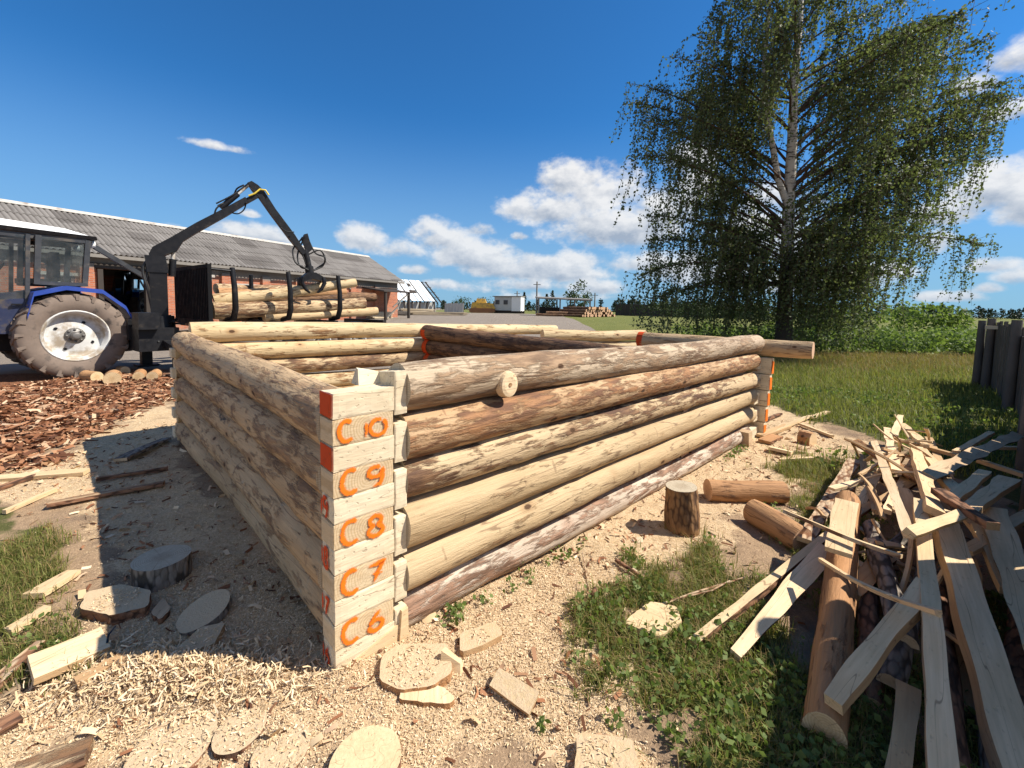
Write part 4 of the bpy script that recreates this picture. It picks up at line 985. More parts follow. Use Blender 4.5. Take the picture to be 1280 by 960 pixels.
tz = hz((wc.x, wc.y)); to = Vector((wc.x, wc.y, tz)) - lt * .93
TMX = Matrix(((ft.x, lt.x, 0, to.x), (ft.y, lt.y, 0, to.y), (0, 0, 1, tz - .02), (0, 0, 0, 1)))
tractor = make_tractor(TMX, 'blue tractor with white rims and muddy rear tyre parked before the barn')
def copy_tree(o, par=None, Mw=None):
    c = o.copy(); COL.objects.link(c)
    if par is not None: c.parent = par; c.matrix_parent_inverse = Matrix.Identity(4)
    for ch in list(o.children): copy_tree(ch, c)
    return c
t2 = copy_tree(tractor); t2['label'] = 'dark tractor seen through the open doorway of the brick barn'
p2 = dp(152, 372, 25.5); f2 = Vector((.25, -.97, 0)).normalized()
if False: pass
t2.matrix_basis = Matrix(((f2.x, -f2.y, 0, p2.x), (f2.y, f2.x, 0, p2.y), (0, 0, 1, hz(p2) + .0), (0, 0, 0, 1)))

# ------------------------------------------------------------------ forestry trailer with loader crane
td = Vector((.6, .8, 0)); tn = Vector((.8, -.6, 0)); hb = Vector((-7.5, 10.15, 0)); tg = hz(hb)
RMX = Matrix(((td.x, -tn.x, 0, hb.x), (td.y, -tn.y, 0, hb.y), (0, 0, 1, tg), (0, 0, 0, 1)))     # X to the back of the trailer, Y to the far side
tr = tag(link('forestry_trailer', None, RMX), 'black forestry trailer with stakes and folded loader crane holding a log', 'timber trailer')
I4 = Matrix.Identity(4)
mb = MB()
mb.bar((-.9, 0, .75), (5.2, 0, .95), .22, .26); mb.bar((-.7, 0, .7), RMX.inverted() @ (TMX @ Vector((-1.05, 0, .5))), .16, .18)
for x in (.1, 1.5, 3.0, 4.6): mb.bar((x, -1.05, 1.06), (x, 1.05, 1.06), .12, .14, 0, (0, 0, 1))
mb.box((-.75, 0, .75), (.7, .9, .5)); mb.build('chassis', [STEEL_BLACK], tr)
for x in (2.6, 3.7):
    for s in (-1, 1): make_wheel(tr, RMX @ Matrix.Translation((x, s * .85, .5)) @ (I4 if s > 0 else Matrix.Rotation(math.pi, 4, 'Z')), .5, .4, .26, 14)
mb = MB()
mb.bar((0, -1.1, 1.12), (0, 1.1, 1.12), .1, .12); mb.bar((0, -1.1, 2.36), (0, 1.1, 2.36), .08, .08)
for i in range(23): mb.bar((0, -1.08 + i * .098, 1.1), (0, -1.08 + i * .098, 2.36), .045, .075, 0, (1, 0, 0))
hbo = mb.build('headboard', [SOOT], tr)
mb = MB(); mb.box((.045, 0, 1.72), (.02, 2.12, 1.2)); mb.build('backing_sheet', [SOOT], hbo)
for x in (.5, 1.75, 3.1):
    for s in (-1, 1):
        mb = MB(); y = s * 1.08; mb.tube([(x, y * .55, 1.16), (x, y * .9, 1.22), (x, y, 1.45), (x - .02, y * 1.03, 1.9), (x - .04, y * .98, 2.36)], [.07, .07, .068, .062, .055], 8); mb.build('stake', [STEEL_BLACK], tr)
mb = MB(); mb.tube([(.03, -1.07, 2.3), (.5, -1.07, 2.28)], .03, 6); mb.build('guard_rail', [STEEL_BLACK], tr)
def crane():
    c0 = hb - td * .62; base = Vector((c0.x, c0.y, tg))
    g1 = dp(392, 326, 11.6); pl = Vector((g1.x - base.x, g1.y - base.y, 0))
    def at_px(px, py):
        d = ray(px, py); k = d.x / d.y; t = (k * base.y - base.x) / (pl.x - k * pl.y); q = base + pl * t; return dp(px, py, q.y)
    sh = base + Vector((0, 0, 0)); zt = at_px(205, 322).z
    mb = MB(); mb.tube([base + Vector((0, 0, .55)), base + Vector((0, 0, 1.25))], [.32, .26], 14); 
    d = pl.normalized(); nrm = Vector((-d.y, d.x, 0))
    F_ = Matrix(((d.x, nrm.x, 0, base.x), (d.y, nrm.y, 0, base.y), (0, 0, 1, tg), (0, 0, 0, 1)))
    mb.box((.0, 0, 1.75), (.30, .30, 1.1), 0, Matrix.Translation((base.x, base.y, 0)) @ Matrix(((d.x, nrm.x, 0, 0), (d.y, nrm.y, 0, 0), (0, 0, 1, tg), (0, 0, 0, 1))))
    mb.hexa([(-.18, -.17, 2.2), (.18, -.17, 2.2), (.18, .17, 2.2), (-.18, .17, 2.2), (-.22, -.15, zt - tg + .02), (.14, -.15, zt - tg + .02), (.14, .15, zt - tg + .02), (-.22, .15, zt - tg + .02)], 0, F_)
    col = mb.build('crane_column', [STEEL_BLACK], tr, I4)
    loc = lambda px, py: Vector(((at_px(px, py).xy - base.xy).dot(d.xy), at_px(px, py).z - tg))
    def beam(name, outline, w, par, mat=STEEL_BLACK):
        pts = [loc(*q) for q in outline]; m_ = MB(); X = Matrix(((d.x, 0, nrm.x, base.x), (d.y, 0, nrm.y, base.y), (0, 1, 0, tg), (0, 0, 0, 1)))
        m_.prism([(p.x, p.y) for p in pts], w, X @ Matrix.Translation((0, 0, -w / 2))); return m_.build(name, [mat], par, I4)
    beam('crane_boom', [(186, 318), (191, 309), (214, 297), (245, 279), (280, 261), (306, 247), (310, 254), (284, 270), (245, 292), (229, 302), (221, 314), (206, 320), (190, 325)], .22, tr)
    bo_ = beam('boom_extension', [(283, 262), (322, 240), (325, 246), (287, 267)], .16, tr)
    beam('crane_jib', [(309, 229), (314, 227), (322, 232), (330, 240), (344, 262), (368, 294), (382, 316), (378, 319), (362, 300), (338, 268), (324, 248), (315, 238)], .17, tr)
    def cyl(name, a, b, r1=.06, r2=.035, split=.55):
        A_1, B_1 = at_px(*a), at_px(*b); mid = A_1.lerp(B_1, split); m_ = MB(); m_.tube([A_1, mid], r1, 10); o = m_.build(name, [STEEL_BLACK], tr, I4); m_ = MB(); m_.tube([mid, B_1], r2, 8); m_.build('piston_rod', [RIMWHITE], o, I4)
    cyl('boom_cylinder', (215, 345), (217, 307), .07, .04); cyl('jib_cylinder', (276, 260), (311, 231), .065, .035, .6)
    beam('crane_bracket', [(380, 293), (384, 292), (390, 312), (384, 317), (377, 300)], .1, tr)
    # rotator and grapple
    gA = at_px(382, 316); gp = at_px(388, 345); m_ = MB(); m_.tube([at_px(381, 312), at_px(386, 333)], .075, 10); m_.tube([at_px(386, 333), at_px(388, 346)], .11, 12); m_.build('rotator', [STEEL_BLACK], tr, I4)
    gr = beam('grapple', [(377, 346), (383, 341), (393, 341), (402, 346), (403, 352), (390, 349), (377, 352)], .34, tr)
    for off in (-.14, .14):
        for pts in (((378, 347), (376, 354), (381, 362), (386, 366)), ((402, 347), (404, 354), (400, 362), (395, 366))):
            m_ = MB(); m_.tube([at_px(*q) + nrm * off for q in pts], [.05, .055, .045, .025], 8); m_.build('claw', [STEEL_BLACK], gr, I4)
    # hydraulic hoses
    for pts, r in ((((190, 322), (184, 340), (190, 362), (196, 388)), .028), (((188, 320), (179, 338), (186, 365), (192, 395)), .028), (((276, 256), (270, 262), (268, 268)), .02), (((270, 255), (288, 246), (302, 236), (311, 229)), .018),
                   (((272, 258), (290, 247), (296, 236), (304, 233)), .018), (((285, 264), (297, 267), (305, 262), (307, 254)), .016), (((344, 262), (348, 280), (356, 290), (366, 291)), .015),
                   (((376, 300), (366, 312), (368, 328), (377, 334), (384, 338)), .02), (((380, 296), (372, 318), (375, 334), (385, 336)), .02), (((384, 295), (394, 316), (404, 322), (404, 332), (392, 338)), .02), (((386, 318), (400, 313), (407, 326), (398, 334), (389, 340)), .02), (((377, 297), (372, 308), (379, 322), (385, 340)), .018)):
        m_ = MB(); cp = [at_px(*q) + nrm * R_.uniform(-.16, .05) for q in pts]; fine = []
        for i in range(len(cp) - 1):
            p0, p1, p2_, p3 = cp[max(i - 1, 0)], cp[i], cp[i + 1], cp[min(i + 2, len(cp) - 1)]
            for k in range(5):
                t = k / 5; fine.append(.5 * ((2 * p1) + (p2_ - p0) * t + (2 * p0 - 5 * p1 + 4 * p2_ - p3) * t * t + (3 * p1 - p0 - 3 * p2_ + p3) * t ** 3))
        fine.append(cp[-1]); m_.tube(fine, r, 6); m_.build('hose', [RUBBER_HOSE], tr, I4)
    m_ = MB(); m_.tube([at_px(310, 246) - nrm * .12, at_px(318, 243) - nrm * .13, at_px(324, 238) - nrm * .13, at_px(331, 239) - nrm * .12, at_px(335, 245) - nrm * .12], .022, 6); m_.build('yellow_hose', [YEL_TAPE], tr, I4)
crane()
# tangle of hoses, drawbar and valve block between tractor and trailer
for k in range(16):
    m_ = MB(); a = RMX @ Vector((-.6 + R_.uniform(-.3, .3), R_.uniform(-.6, .3), R_.uniform(.7, 1.3))); b = TMX @ Vector((-.75 - R_.uniform(0, .4), R_.uniform(-.3, .7), R_.uniform(.7, 1.3)))
    mid = a.lerp(b, R_.uniform(.35, .65)) + Vector((R_.uniform(-.15, .3), R_.uniform(-.4, .1), R_.uniform(-.45, .05))); pts = []
    for i in range(11): t = i / 10; pts.append(a * (1 - t) ** 2 + mid * 2 * t * (1 - t) + b * t * t)
    m_.tube(pts, R_.uniform(.018, .03), 6); m_.build('hose', [RUBBER_HOSE], tr, I4)
mb = MB(); mb.box((-.95, -.35, 1.15), (.35, .5, .35)); mb.box((-1.0, .3, .95), (.3, .4, .45)); mb.build('valve_block', [STEEL_BLACK], tr)
for s in (-1, 1):
    mb = MB(); mb.bar((-.62, s * .2, .7), (-.62, s * 1.2, .55), .16, .14); mb.box((-.62, s * 1.2, .3), (.2, .2, .6)); mb.box((-.62, s * 1.2, .03), (.4, .4, .05)); mb.build('support_leg', [STEEL_BLACK], tr)
def tlog(a, b, r0, r1, mats, label, Da=10.5, Db=13.9):
    return loose_log('log', dp(a[0], a[1], Da), dp(b[0], b[1], Db), r0, r1, mats, label, 'log', 'logs loaded on the trailer', n=16, bow=.03, bump=.07)
tlog((268, 378), (444, 353), .17, .115, [L_YEL, END], 'long tapering pale log gripped by the grapple and rising above the load', 10.3, 12.4)
tlog((266, 388), (456, 380), .21, .17, [L_BAST, END], 'thick pale log along the near side of the trailer load, lowest in view', 10.2, 12.9)
tlog((272, 366), (432, 366),   .14, .13, [L_ORNG, END], 'brownish log lying on the trailer just under the log held in the grapple', 10.8, 13.4)
tlog((270, 362), (395, 360), .14, .11, [L_BAST, END], 'pale log at the back of the trailer load near its top', 11.5, 14.2)
tlog((300, 374), (468, 372), .15, .14, [L_DARK, END], 'dark log reaching farthest past the rear stake of the trailer', 11.2, 14.2)
tlog((275, 393), (430, 388), .2, .18, [L_DARK, END], 'dark log at the bottom in the middle of the trailer load', 11.3, 14)
tlog((330, 397), (470, 388), .13, .12, [L_PALE, END], 'thin pale log hanging low beside the trailer behind the house wall', 10.9, 13.2)
for px, py, D, L, r, dx, lab in ((139, 468, 8.0, .42, .13, (-.55, .75), 'short round offcut with pale end facing the house in front of the tractor wheel'), (121, 466, 8.3, .35, .11, (-.9, .3), 'short brown offcut left of the pale ended round before the tractor wheel'),
                              (172, 464, 8.5, .4, .10, (-.5, .8), 'short offcut right of the pale ended round before the tractor wheel'), (189, 465, 8.5, .36, .10, (-.4, .9), 'rightmost short offcut beside the tractor wheel, nearest the house'), (156, 455, 9.2, .3, .09, (-.8, .5), 'small pale offcut lying behind the others beside the tractor wheel')):
    p = dp(px, py, D); z = hz(p) + r * .9; loose_log('log_offcut', (p.x, p.y, z), (p.x + dx[0] * L, p.y + dx[1] * L, z), r, r * .95, [L_ORNG, END], lab, 'log offcut', 'offcuts by the tractor wheel')

# ------------------------------------------------------------------ birch
def leaf_quads(c, size, tilt=None):
    n = len(c); u = rand_dirs(n); v = rand_dirs(n); v -= u * (u * v).sum(1, keepdims=True); v /= np.linalg.norm(v, axis=1, keepdims=True)
    s = size if hasattr(size, '__len__') else np.full(n, size)
    a = u * s[:, None] * .5; b = v * s[:, None] * .36
    V = np.stack([c - a, c - b * 1.0, c + a, c + b], 1).reshape(-1, 3)       # diamond leaf
    return V, np.arange(4 * n).reshape(-1, 4)
def build_birch():
    b = dp(980, 428, 15); b.z = hz(b); t = thing('birch_tree', b, 'tall weeping birch with drooping green branchlets and pale trunk behind the log house', 'tree')
    tops = [(980, 428), (981, 380), (984, 320), (986, 250), (990, 180), (993, 100), (1000, 20), (1004, -60), (1010, -130)]
    P = [dp(x, y, 15 + .3 * math.sin(i)) for i, (x, y) in enumerate(tops)]; P[0].z = b.z - .2
    rr = [.30, .24, .205, .18, .15, .12, .09, .06, .03]
    m = M('birch_bark', .8, .2); n1 = m.noise(m.vmath('MULTIPLY', m.pos, (1, 1, 4)), 5, 5, .65); x, y, z = m.sep(m.pos)
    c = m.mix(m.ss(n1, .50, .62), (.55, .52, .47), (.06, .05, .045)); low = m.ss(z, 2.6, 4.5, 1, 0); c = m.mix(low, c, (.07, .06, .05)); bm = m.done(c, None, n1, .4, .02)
    BR = mat_plain('brown_twig', (.085, .055, .04), .85, .2)
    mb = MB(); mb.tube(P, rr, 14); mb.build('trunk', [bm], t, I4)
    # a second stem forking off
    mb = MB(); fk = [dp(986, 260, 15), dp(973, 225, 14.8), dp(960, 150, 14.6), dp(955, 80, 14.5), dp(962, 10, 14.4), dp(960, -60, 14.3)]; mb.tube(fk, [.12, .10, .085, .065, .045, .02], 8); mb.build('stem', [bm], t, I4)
    def trunk_at(z):
        for a, c_ in zip(P[:-1], P[1:]):
            if c_.z >= z: return a.lerp(c_, (z - a.z) / max(1e-6, c_.z - a.z))
        return P[-1].copy()
    leaves = []; br = MB(); tw = MB()
    # limb tips seen in the photograph (column, row), then fillers on every side
    tips = [(792, 105, 6.0), (806, 150, 5), (800, 195, 4.5), (808, 235, 4.2), (870, 92, 6.5), (845, 70, 7.5), (880, 20, 9), (830, 190, 4.2), (800, 345, 2.4), (812, 300, 3.2), (850, 365, 1.9), (838, 250, 4.0),
            (1258, 105, 6.0), (1240, 130, 5.5), (1205, 85, 7), (1180, 35, 8), (1225, 170, 4.6), (1205, 215, 4.0), (1232, 308, 3.0), (1190, 270, 3.4), (1150, 250, 3.6), (1165, 180, 5), (1130, 60, 8), (1140, 330, 2.4), (1100, 20, 9), (1115, 140, 6), (1110, 290, 3), (815, 375, 2.0), (880, 345, 2.2), (905, 372, 1.9), (930, 360, 2.1), (800, 270, 3.4), (1030, 370, 1.9), (1070, 350, 2.2), (1095, 372, 1.9), (945, 330, 2.4), (1010, 340, 2.3), (790, 130, 5.6), (1262, 125, 5.8), (1215, 140, 5.4)]
    limbs = []
    for px, py, h in tips: limbs.append((dp(px, py, 15 + R_.uniform(-2.0, 2.0)), h))
    for k in range(80):
        h = R_.uniform(2.4, 16.5); a = R_.uniform(0, 2 * math.pi); L = (2.6 + 2.6 * math.sin(min(1, h / 9) * math.pi * .5)) * (1 if h < 9 else max(.25, 1 - (h - 9) / 8)) * R_.uniform(.55, 1.0)
        c_ = trunk_at(h); limbs.append((Vector((c_.x + math.cos(a) * L * .9, c_.y + math.sin(a) * L, h + L * R_.uniform(.05, .4))), h - L * .15))
    for tip, h in limbs:
        a = trunk_at(max(2.5, h)); L = (tip - a).length; up_ = Vector((0, 0, L * R_.uniform(.10, .24)))
        pts = [a * (1 - s) ** 2 + (a.lerp(tip, .5) + up_) * 2 * s * (1 - s) + tip * s * s + Vector((mnoise.noise(Vector((s * 4, h, L))), mnoise.noise(Vector((s * 4, h + 9, L))), 0)) * .16 * (s > 0) for s in [i / 9 for i in range(10)]]
        br.tube(pts, [max(.007, .0125 * L * (1 - s * .9)) * .8 for s in [i / 9 for i in range(10)]], 5)
        ns = int(8.0 * L * R_.choice((.45, .8, 1.0, 1.35, 1.6))) + 4
        for k in range(ns):
            s = R_.uniform(.12, 1.0) ** .62; i = min(8, int(s * 9)); p = pts[i].lerp(pts[i + 1], s * 9 - i)
            side = Vector((R_.gauss(0, .30), R_.gauss(0, .30), R_.uniform(-.05, .18))); q = p + side
            ln = R_.uniform(.5, 2.4) ** 1.15 * (1.0 if s < .93 else .85); lean = Vector((R_.gauss(-.10, .10), R_.gauss(0, .08), 0)) * ln
            m_ = [p, q] + [q + lean * (u / 4) ** 1.4 + Vector((R_.uniform(-.02, .02), R_.uniform(-.02, .02), -ln * u / 4)) for u in (1, 2, 3, 4)]
            tw.tube(m_, [.006, .0055, .005, .0045, .004, .003], 3, 0, False)
            nl = int(ln * 22) + 4
            for u in range(nl):
                f_ = u / nl; w = f_ * (len(m_) - 1); i2 = min(len(m_) - 2, int(w)); c_ = m_[i2].lerp(m_[i2 + 1], w - i2)
                leaves.append((c_.x + R_.gauss(0, .05), c_.y + R_.gauss(0, .05), c_.z + R_.gauss(0, .04)))
    br.build('branches', [BR], t, I4); tw.build('twigs', [BR], t, I4)
    c = np.array(leaves); V, F = leaf_quads(c, rng.uniform(.07, .118, len(c)))
    npmesh('crown', V, F, LEAF_BIRCH, None, t, I4)
    return len(c)
NLEAF = build_birch()
# ------------------------------------------------------------------ weeds, bushes, far trees, forest
def clump(n, c, r, size, flat=1.0):
    d = rand_dirs(n) * (rng.random((n, 1)) ** .45); p = np.asarray(c) + d * np.asarray(r); return leaf_quads(p, rng.uniform(size * .7, size * 1.3, n))
def merge(L):
    V = []; F = []; b = 0
    for v, f in L: V.append(v); F.append(f + b); b += len(v)
    return np.concatenate(V), np.concatenate(F)
def weeds():
    L = []; n = 0
    for k in range(620):
        x = R_.uniform(8.2, 25); y = R_.uniform(15.4, 22); px = x / y
        if px > 1.3: continue
        h = R_.uniform(.4, .95) + .25 * (fbm(np.array([x * .7]), np.array([y * .7]))[0] - .5)
        z = float(rise(y)); L.append(clump(58, (x, y, z + h * .5), (.34, .34, h * .52), .13))
    for px, py, D, r in ((1160, 398, 24, 1.0), (1130, 396, 26, .9), (1190, 400, 24, .8), (1080, 396, 24, 1.2), (1040, 404, 20, 1.0)):
        p = dp(px, py, D); L.append(clump(500, (p.x, p.y, p.z), (r * 1.3, r, r), .2))
    V, F = merge(L); o = npmesh('tall_weeds', V, F, LEAF_WEED); tag(o, 'belt of tall green weeds and low bushes behind the field', 'weeds', None, 'stuff')
weeds()
def leafy_tree(p, h, r, label, name='far_tree', conifer=False, n=420, mat=LEAF_FAR, cat='tree', group=None):
    t = thing(name, p, label, cat, group); mb = MB(); mb.tube([p, p + Vector((0, 0, h * .6))], [.05 * h * .4, .02 * h * .3], 6); mb.build('trunk', [DARKW], t, I4)
    L = []
    if conifer:
        for k in range(12):
            f_ = k / 12; L.append(clump(n // 12, (p.x, p.y, p.z + h * (.15 + .85 * f_)), (r * (1 - f_) + .1, r * (1 - f_) + .1, h * .07), h * .07))
    else:
        for k in range(9):
            a = R_.uniform(0, 6.28); q = R_.uniform(.2, .6); L.append(clump(n // 9, (p.x + math.cos(a) * r * q, p.y + math.sin(a) * r * q, p.z + h * R_.uniform(.42, .85)), (r * .5, r * .5, h * .2), h * .06))
    V, F = merge(L); npmesh('crown', V, F, mat, None, t, I4)
def T(px, D): return up(dp(px, 395, D))
leafy_tree(T(718, 72), 5.6, 2.3, 'bushy green tree standing behind the right half of the open shed roof', n=520)
leafy_tree(T(731, 76), 4.2, 1.4, 'small green tree touching the bushy one behind the open shed')
leafy_tree(T(690, 78), 4.1, 1.3, 'small dark pine behind the left half of the open shed', conifer=True, mat=LEAF_PINE)
leafy_tree(T(683, 80), 3.6, 1.1, 'smaller dark pine just left of the other behind the open shed', conifer=True, mat=LEAF_PINE)
leafy_tree(T(655, 82), 3.9, .9, 'slim dark tree between the white hut and the open shed', conifer=True, mat=LEAF_PINE)
leafy_tree(T(579, 75), 3.0, 2.3, 'round green bush behind the panel fence by the ruined shed', 'far_bush', cat='bush')
leafy_tree(T(607, 85), 3.0, 2.0, 'dark green bush showing over the yellow machine', 'far_bush', cat='bush')
leafy_tree(T(628, 100), 2.6, 2.2, 'low dark bush behind the white hut', 'far_bush', cat='bush')
def forest():
    L = []
    for k in range(560):
        px = R_.uniform(-60, 1400); 
        if px < 545: continue
        D = R_.uniform(150, 210); p = dp(px, 396, D); z = .95
        hh = R_.uniform(4.6, 6.6) if px < 1000 else R_.uniform(3.6, 5.6)
        if px < 740: hh *= .62
        if R_.random() < .12: hh *= 1.25
        r = hh * R_.uniform(.22, .34)
        for q in range(5):
            f_ = q / 5; L.append(clump(16, (p.x, p.y, z + hh * (.1 + .8 * f_)), (r * (1.15 - f_ * .9), r * (1.15 - f_ * .9), hh * .14), hh * .15))
    V, F = merge(L); o = npmesh('forest', V, F, LEAF_PINE); tag(o, 'dark line of far forest along the horizon', 'forest', None, 'stuff')
forest()
# dark fence line and hedge under the birch
def far_fence():
    a = up(dp(770, 398, 58)); b = up(dp(960, 402, 44)); t = thing('far_fence', a, 'long dark board fence running below the far forest behind the birch', 'fence')
    d = (b - a); n = 26
    for i in range(n):
        p, q = a + d * i / n, a + d * (i + .97) / n; mb = MB(); mb.bar(p + Vector((0, 0, .75)), q + Vector((0, 0, .75)), .04, 1.4 + .12 * R_.random()); mb.build('board_panel', [DARKW], t, I4)
    for i in range(0, n + 1, 2):
        mb = MB(); p = a + d * i / n; mb.box((p.x, p.y + .1, p.z + .8), (.14, .14, 1.75)); mb.build('post', [DARKW], t, I4)
far_fence()
for k, (px, D, h, r, lab) in enumerate(((835, 30, 2.0, 1.7, 'dark shrub at the far left under the birch branches'), (872, 27, 2.2, 1.8, 'dark shrub second from the left under the birch'), (905, 25, 2.0, 1.6, 'dark shrub in the middle of the row under the birch left side'), (940, 22, 2.2, 1.6, 'dark shrub just left of the birch trunk'), (1015, 21, 2.0, 1.6, 'dark shrub just right of the birch trunk'), (1050, 20, 1.6, 1.5, 'lower shrub right of the birch trunk beside the tall weeds'))):
    leafy_tree(T(px, D), h, r, lab, 'shrub', n=1100, cat='shrub', group='shrubs under the birch', mat=LEAF_FAR)
# ------------------------------------------------------------------ rough grey fence at the right
def right_fence():
    pts = [Vector(q) for q in ((10.5, 9.55, 0), (10.1, 9.0, 0), (8.3, 7.0, 0), (6.7, 5.4, 0), (5.1, 4.05, 0), (3.6, 2.75, 0), (2.6, 1.8, 0), (2.1, 1.2, 0), (1.8, .2, 0))]
    for p in pts: p.z = hz(p)
    t = thing('slab_fence', pts[0], 'rough fence of dark weathered upright slabs along the right edge of the yard', 'fence')
    for i, (a, b) in enumerate(zip(pts[:-1], pts[1:])):
        d = b - a; L = d.length; d = d / L; mb = MB(); x = 0.0; nrm = Vector((-d.y, d.x, 0))
        base_h = (1.42, 1.46, 1.46, 1.40, 1.24, 1.24, 1.50, 1.6)[i]
        while x < L:
            w = R_.uniform(.10, .20); h = base_h + R_.uniform(-.07, .05) + (R_.random() < .08) * R_.uniform(-.25, .1); p = a + d * (x + w / 2) + nrm * R_.uniform(-.02, .02); l = R_.uniform(-.04, .04)
            if i >= 3 or R_.random() > .05: mb.hexa([p - d * w * .5 - nrm * .014, p + d * w * .5 - nrm * .014, p + d * w * .5 + nrm * .014, p - d * w * .5 + nrm * .014] + [q + Vector((d.x * l, d.y * l, h)) for q in (p - d * w * .46 - nrm * .014, p + d * w * .46 - nrm * .014, p + d * w * .46 + nrm * .014, p - d * w * .46 + nrm * .014)])
            x += w + (R_.uniform(.004, .022) if i < 3 else -.012)
        mb.build('board_panel', [FENCEW], t, I4)
        mb = MB(); mb.tube([a - nrm * .1 - Vector((0, 0, .2)), a - nrm * .1 + Vector((.02, 0, base_h + .06))], [.075, .065], 9); mb.build('post', [FENCEW], t, I4)
        for hh in (.45, base_h - .35): mb = MB(); mb.bar(a + nrm * .045 + Vector((0, 0, hh)), b + nrm * .045 + Vector((0, 0, hh)), .045, .09); mb.build('rail', [GREYW], t, I4)
    mb = MB(); p, q = dp(1232, 409, 9.0), dp(1259, 410, 8.7); mb.bar(p, q, .05, .07); mb.build('pale_cap_board', [PALEW], t, I4)
right_fence()

# ------------------------------------------------------------------ boards, slabs and offcuts
def wood_piece(name, p0, p1, w0, w1, th, mats, label, cat, group=None, slab=False, roll=0.0, wav=.12, bow=.0, seed=None):
    """a board (rectangular section) or a slab (flat face up, bark round below) from p0 to p1, w0/w1 wide"""
    p0, p1 = Vector(p0), Vector(p1); L = (p1 - p0).length; sd_ = R_.random() * 50 if seed is None else seed
    n = max(5, int(L / .06)); mb = MB(); rings = []
    for i in range(n + 1):
        t = i / n; x = L * t; w = w0 + (w1 - w0) * t
        e1 = w * .5 * (1 + wav * 2 * mnoise.noise(Vector((x * 4, sd_, 0)))); e2 = w * .5 * (1 + wav * 2 * mnoise.noise(Vector((x * 4, sd_ + 9, 0))))
        zb = bow * math.sin(math.pi * t) + .008 * mnoise.noise(Vector((x * 3, sd_, 4)))
        ht = th * (1 + .25 * mnoise.noise(Vector((x * 3, sd_ + 4, 0))))
        if slab: ring = [(x, -e1, zb + ht * .5)] + [(x, (e1 if math.cos(a) < 0 else e2) * math.cos(a), zb + ht * .5 - ht * math.sin(a)) for a in [math.pi * (1 - q / 8) for q in range(1, 8)]] + [(x, e2, zb + ht * .5)]
        else: ring = [(x, -e1, zb - ht * .5), (x, e2, zb - ht * .5), (x, e2, zb + ht * .5), (x, -e1, zb + ht * .5)]
        rings.append(ring)
    m_ = len(rings[0]); vs = [q for r in rings for q in r]; fs = []; b = len(mb.v)
    if slab:
        mb.add(vs, [(i * m_ + k, i * m_ + k + 1, (i + 1) * m_ + k + 1, (i + 1) * m_ + k) for i in range(n) for k in range(m_ - 1)], 1, True)
        mb.add(vs, [(i * m_ + m_ - 1, i * m_, (i + 1) * m_, (i + 1) * m_ + m_ - 1) for i in range(n)], 0)
    else:
        mb.add(vs, [(i * m_ + 3, i * m_ + 2, (i + 1) * m_ + 2, (i + 1) * m_ + 3)[::-1] for i in range(n)], 0)
        mb.add(vs, [(i * m_ + 1, i * m_, (i + 1) * m_, (i + 1) * m_ + 1)[::-1] for i in range(n)], 0)
        mb.add(vs, [(i * m_ + k, i * m_ + (k + 1) % 4, (i + 1) * m_ + (k + 1) % 4, (i + 1) * m_ + k) for i in range(n) for k in (1, 3)], 1)
    em = 2 if len(mats) > 2 else 0
    mb.add(rings[0], [tuple(range(m_))], em); mb.add(rings[-1], [tuple(reversed(range(m_)))], em)
    o = mb.build(name, mats, None, frame(p0, p1 - p0) @ Matrix.Rotation(roll, 4, 'X'))
    return tag(o, label, cat, group)
def gp(px, py, z=0.0):                                    # ground point lifted by z, following the bumpy surface
    p = gz(px, py, z)
    for _ in range(3): p = gz(px, py, z + hz(p))
    return p
SB = [SAWN, SAWN]; SP = [SAWN_PALE, SAWN_PALE]; SG = [SAWN_WEATH, SAWN_WEATH]; SW = [SAWN_WARM, SAWN_WARM]; KB = [SAWN_WARM, BARK]; KG = [SAWN_GREY, BARK_GREY]; KP = [SAWN_PALE, BARK]
DB = [BARK, BARK, SAWN]; SPOT = [BARK_SPOT, BARK_SPOT, SAWN]; BG = [BARK_GREY, BARK_GREY, SAWN_GREY]; OR = [L_ORNG, L_ORNG, END]
GRP = 'slabs and boards in the offcut heap'
def hp_(a, za, b, zb, w, th, mats, label, slab=False, roll=0.0, wav=.2, bow=0.0, w1=None, name=None):
    w *= .9
    if not slab and mats in (SB, SP, SW) and w > .05 and R_.random() < .55: slab = True; mats = [mats[0], BARK_SPOT if R_.random() < .6 else BARK]; name = 'slab'; th *= 1.1
    name = name or ('slab' if slab else 'board')
    return wood_piece(name, gp(a[0], a[1], za), gp(b[0], b[1], zb), w, w if w1 is None else w1, th, mats, label, name, GRP, slab, roll, wav, bow)
hp_((866, 806), .03, (1066, 645), .22, .05, .035, [SAWN, BARK], 'long thin brown edged strip reaching lowest into the grass left of the offcut heap', wav=.2)
hp_((1064, 648), .20, (1150, 600), .34, .06, .04, SW, 'warm brown strip continuing up over the heap from the big brown half log')
hp_((918, 822), .03, (1034, 690), .16, .055, .06, KP, 'pale sunlit slab with rounded bark underside lying just right of the long thin strip', True, .25, .15, .02, .115)
hp_((1031, 908), .08, (1060, 622), .30, .155, .10, [L_ORNG, L_ORNG, END], 'big smooth orange brown half log standing out at the left of the heap', True, math.pi, .06, 0, .15, 'half_log')
hp_((1046, 690), .335, (1058, 628), .39, .12, .025, SB, 'short torn pale sliver lying on the upper end of the big brown half log')
hp_((1006, 676), .10, (1068, 576), .22, .10, .03, SPOT, 'slab with spotted flaking bark leaning at the upper left of the heap', wav=.18)
hp_((1093, 553), .36, (1137, 668), .46, .055, .035, SP, 'pale board crossing from the sunlit top of the heap down to its middle', roll=.3)
hp_((1108, 536), .30, (1121, 590), .40, .065, .03, SP, 'short pale upright board sunlit at the top of the heap')
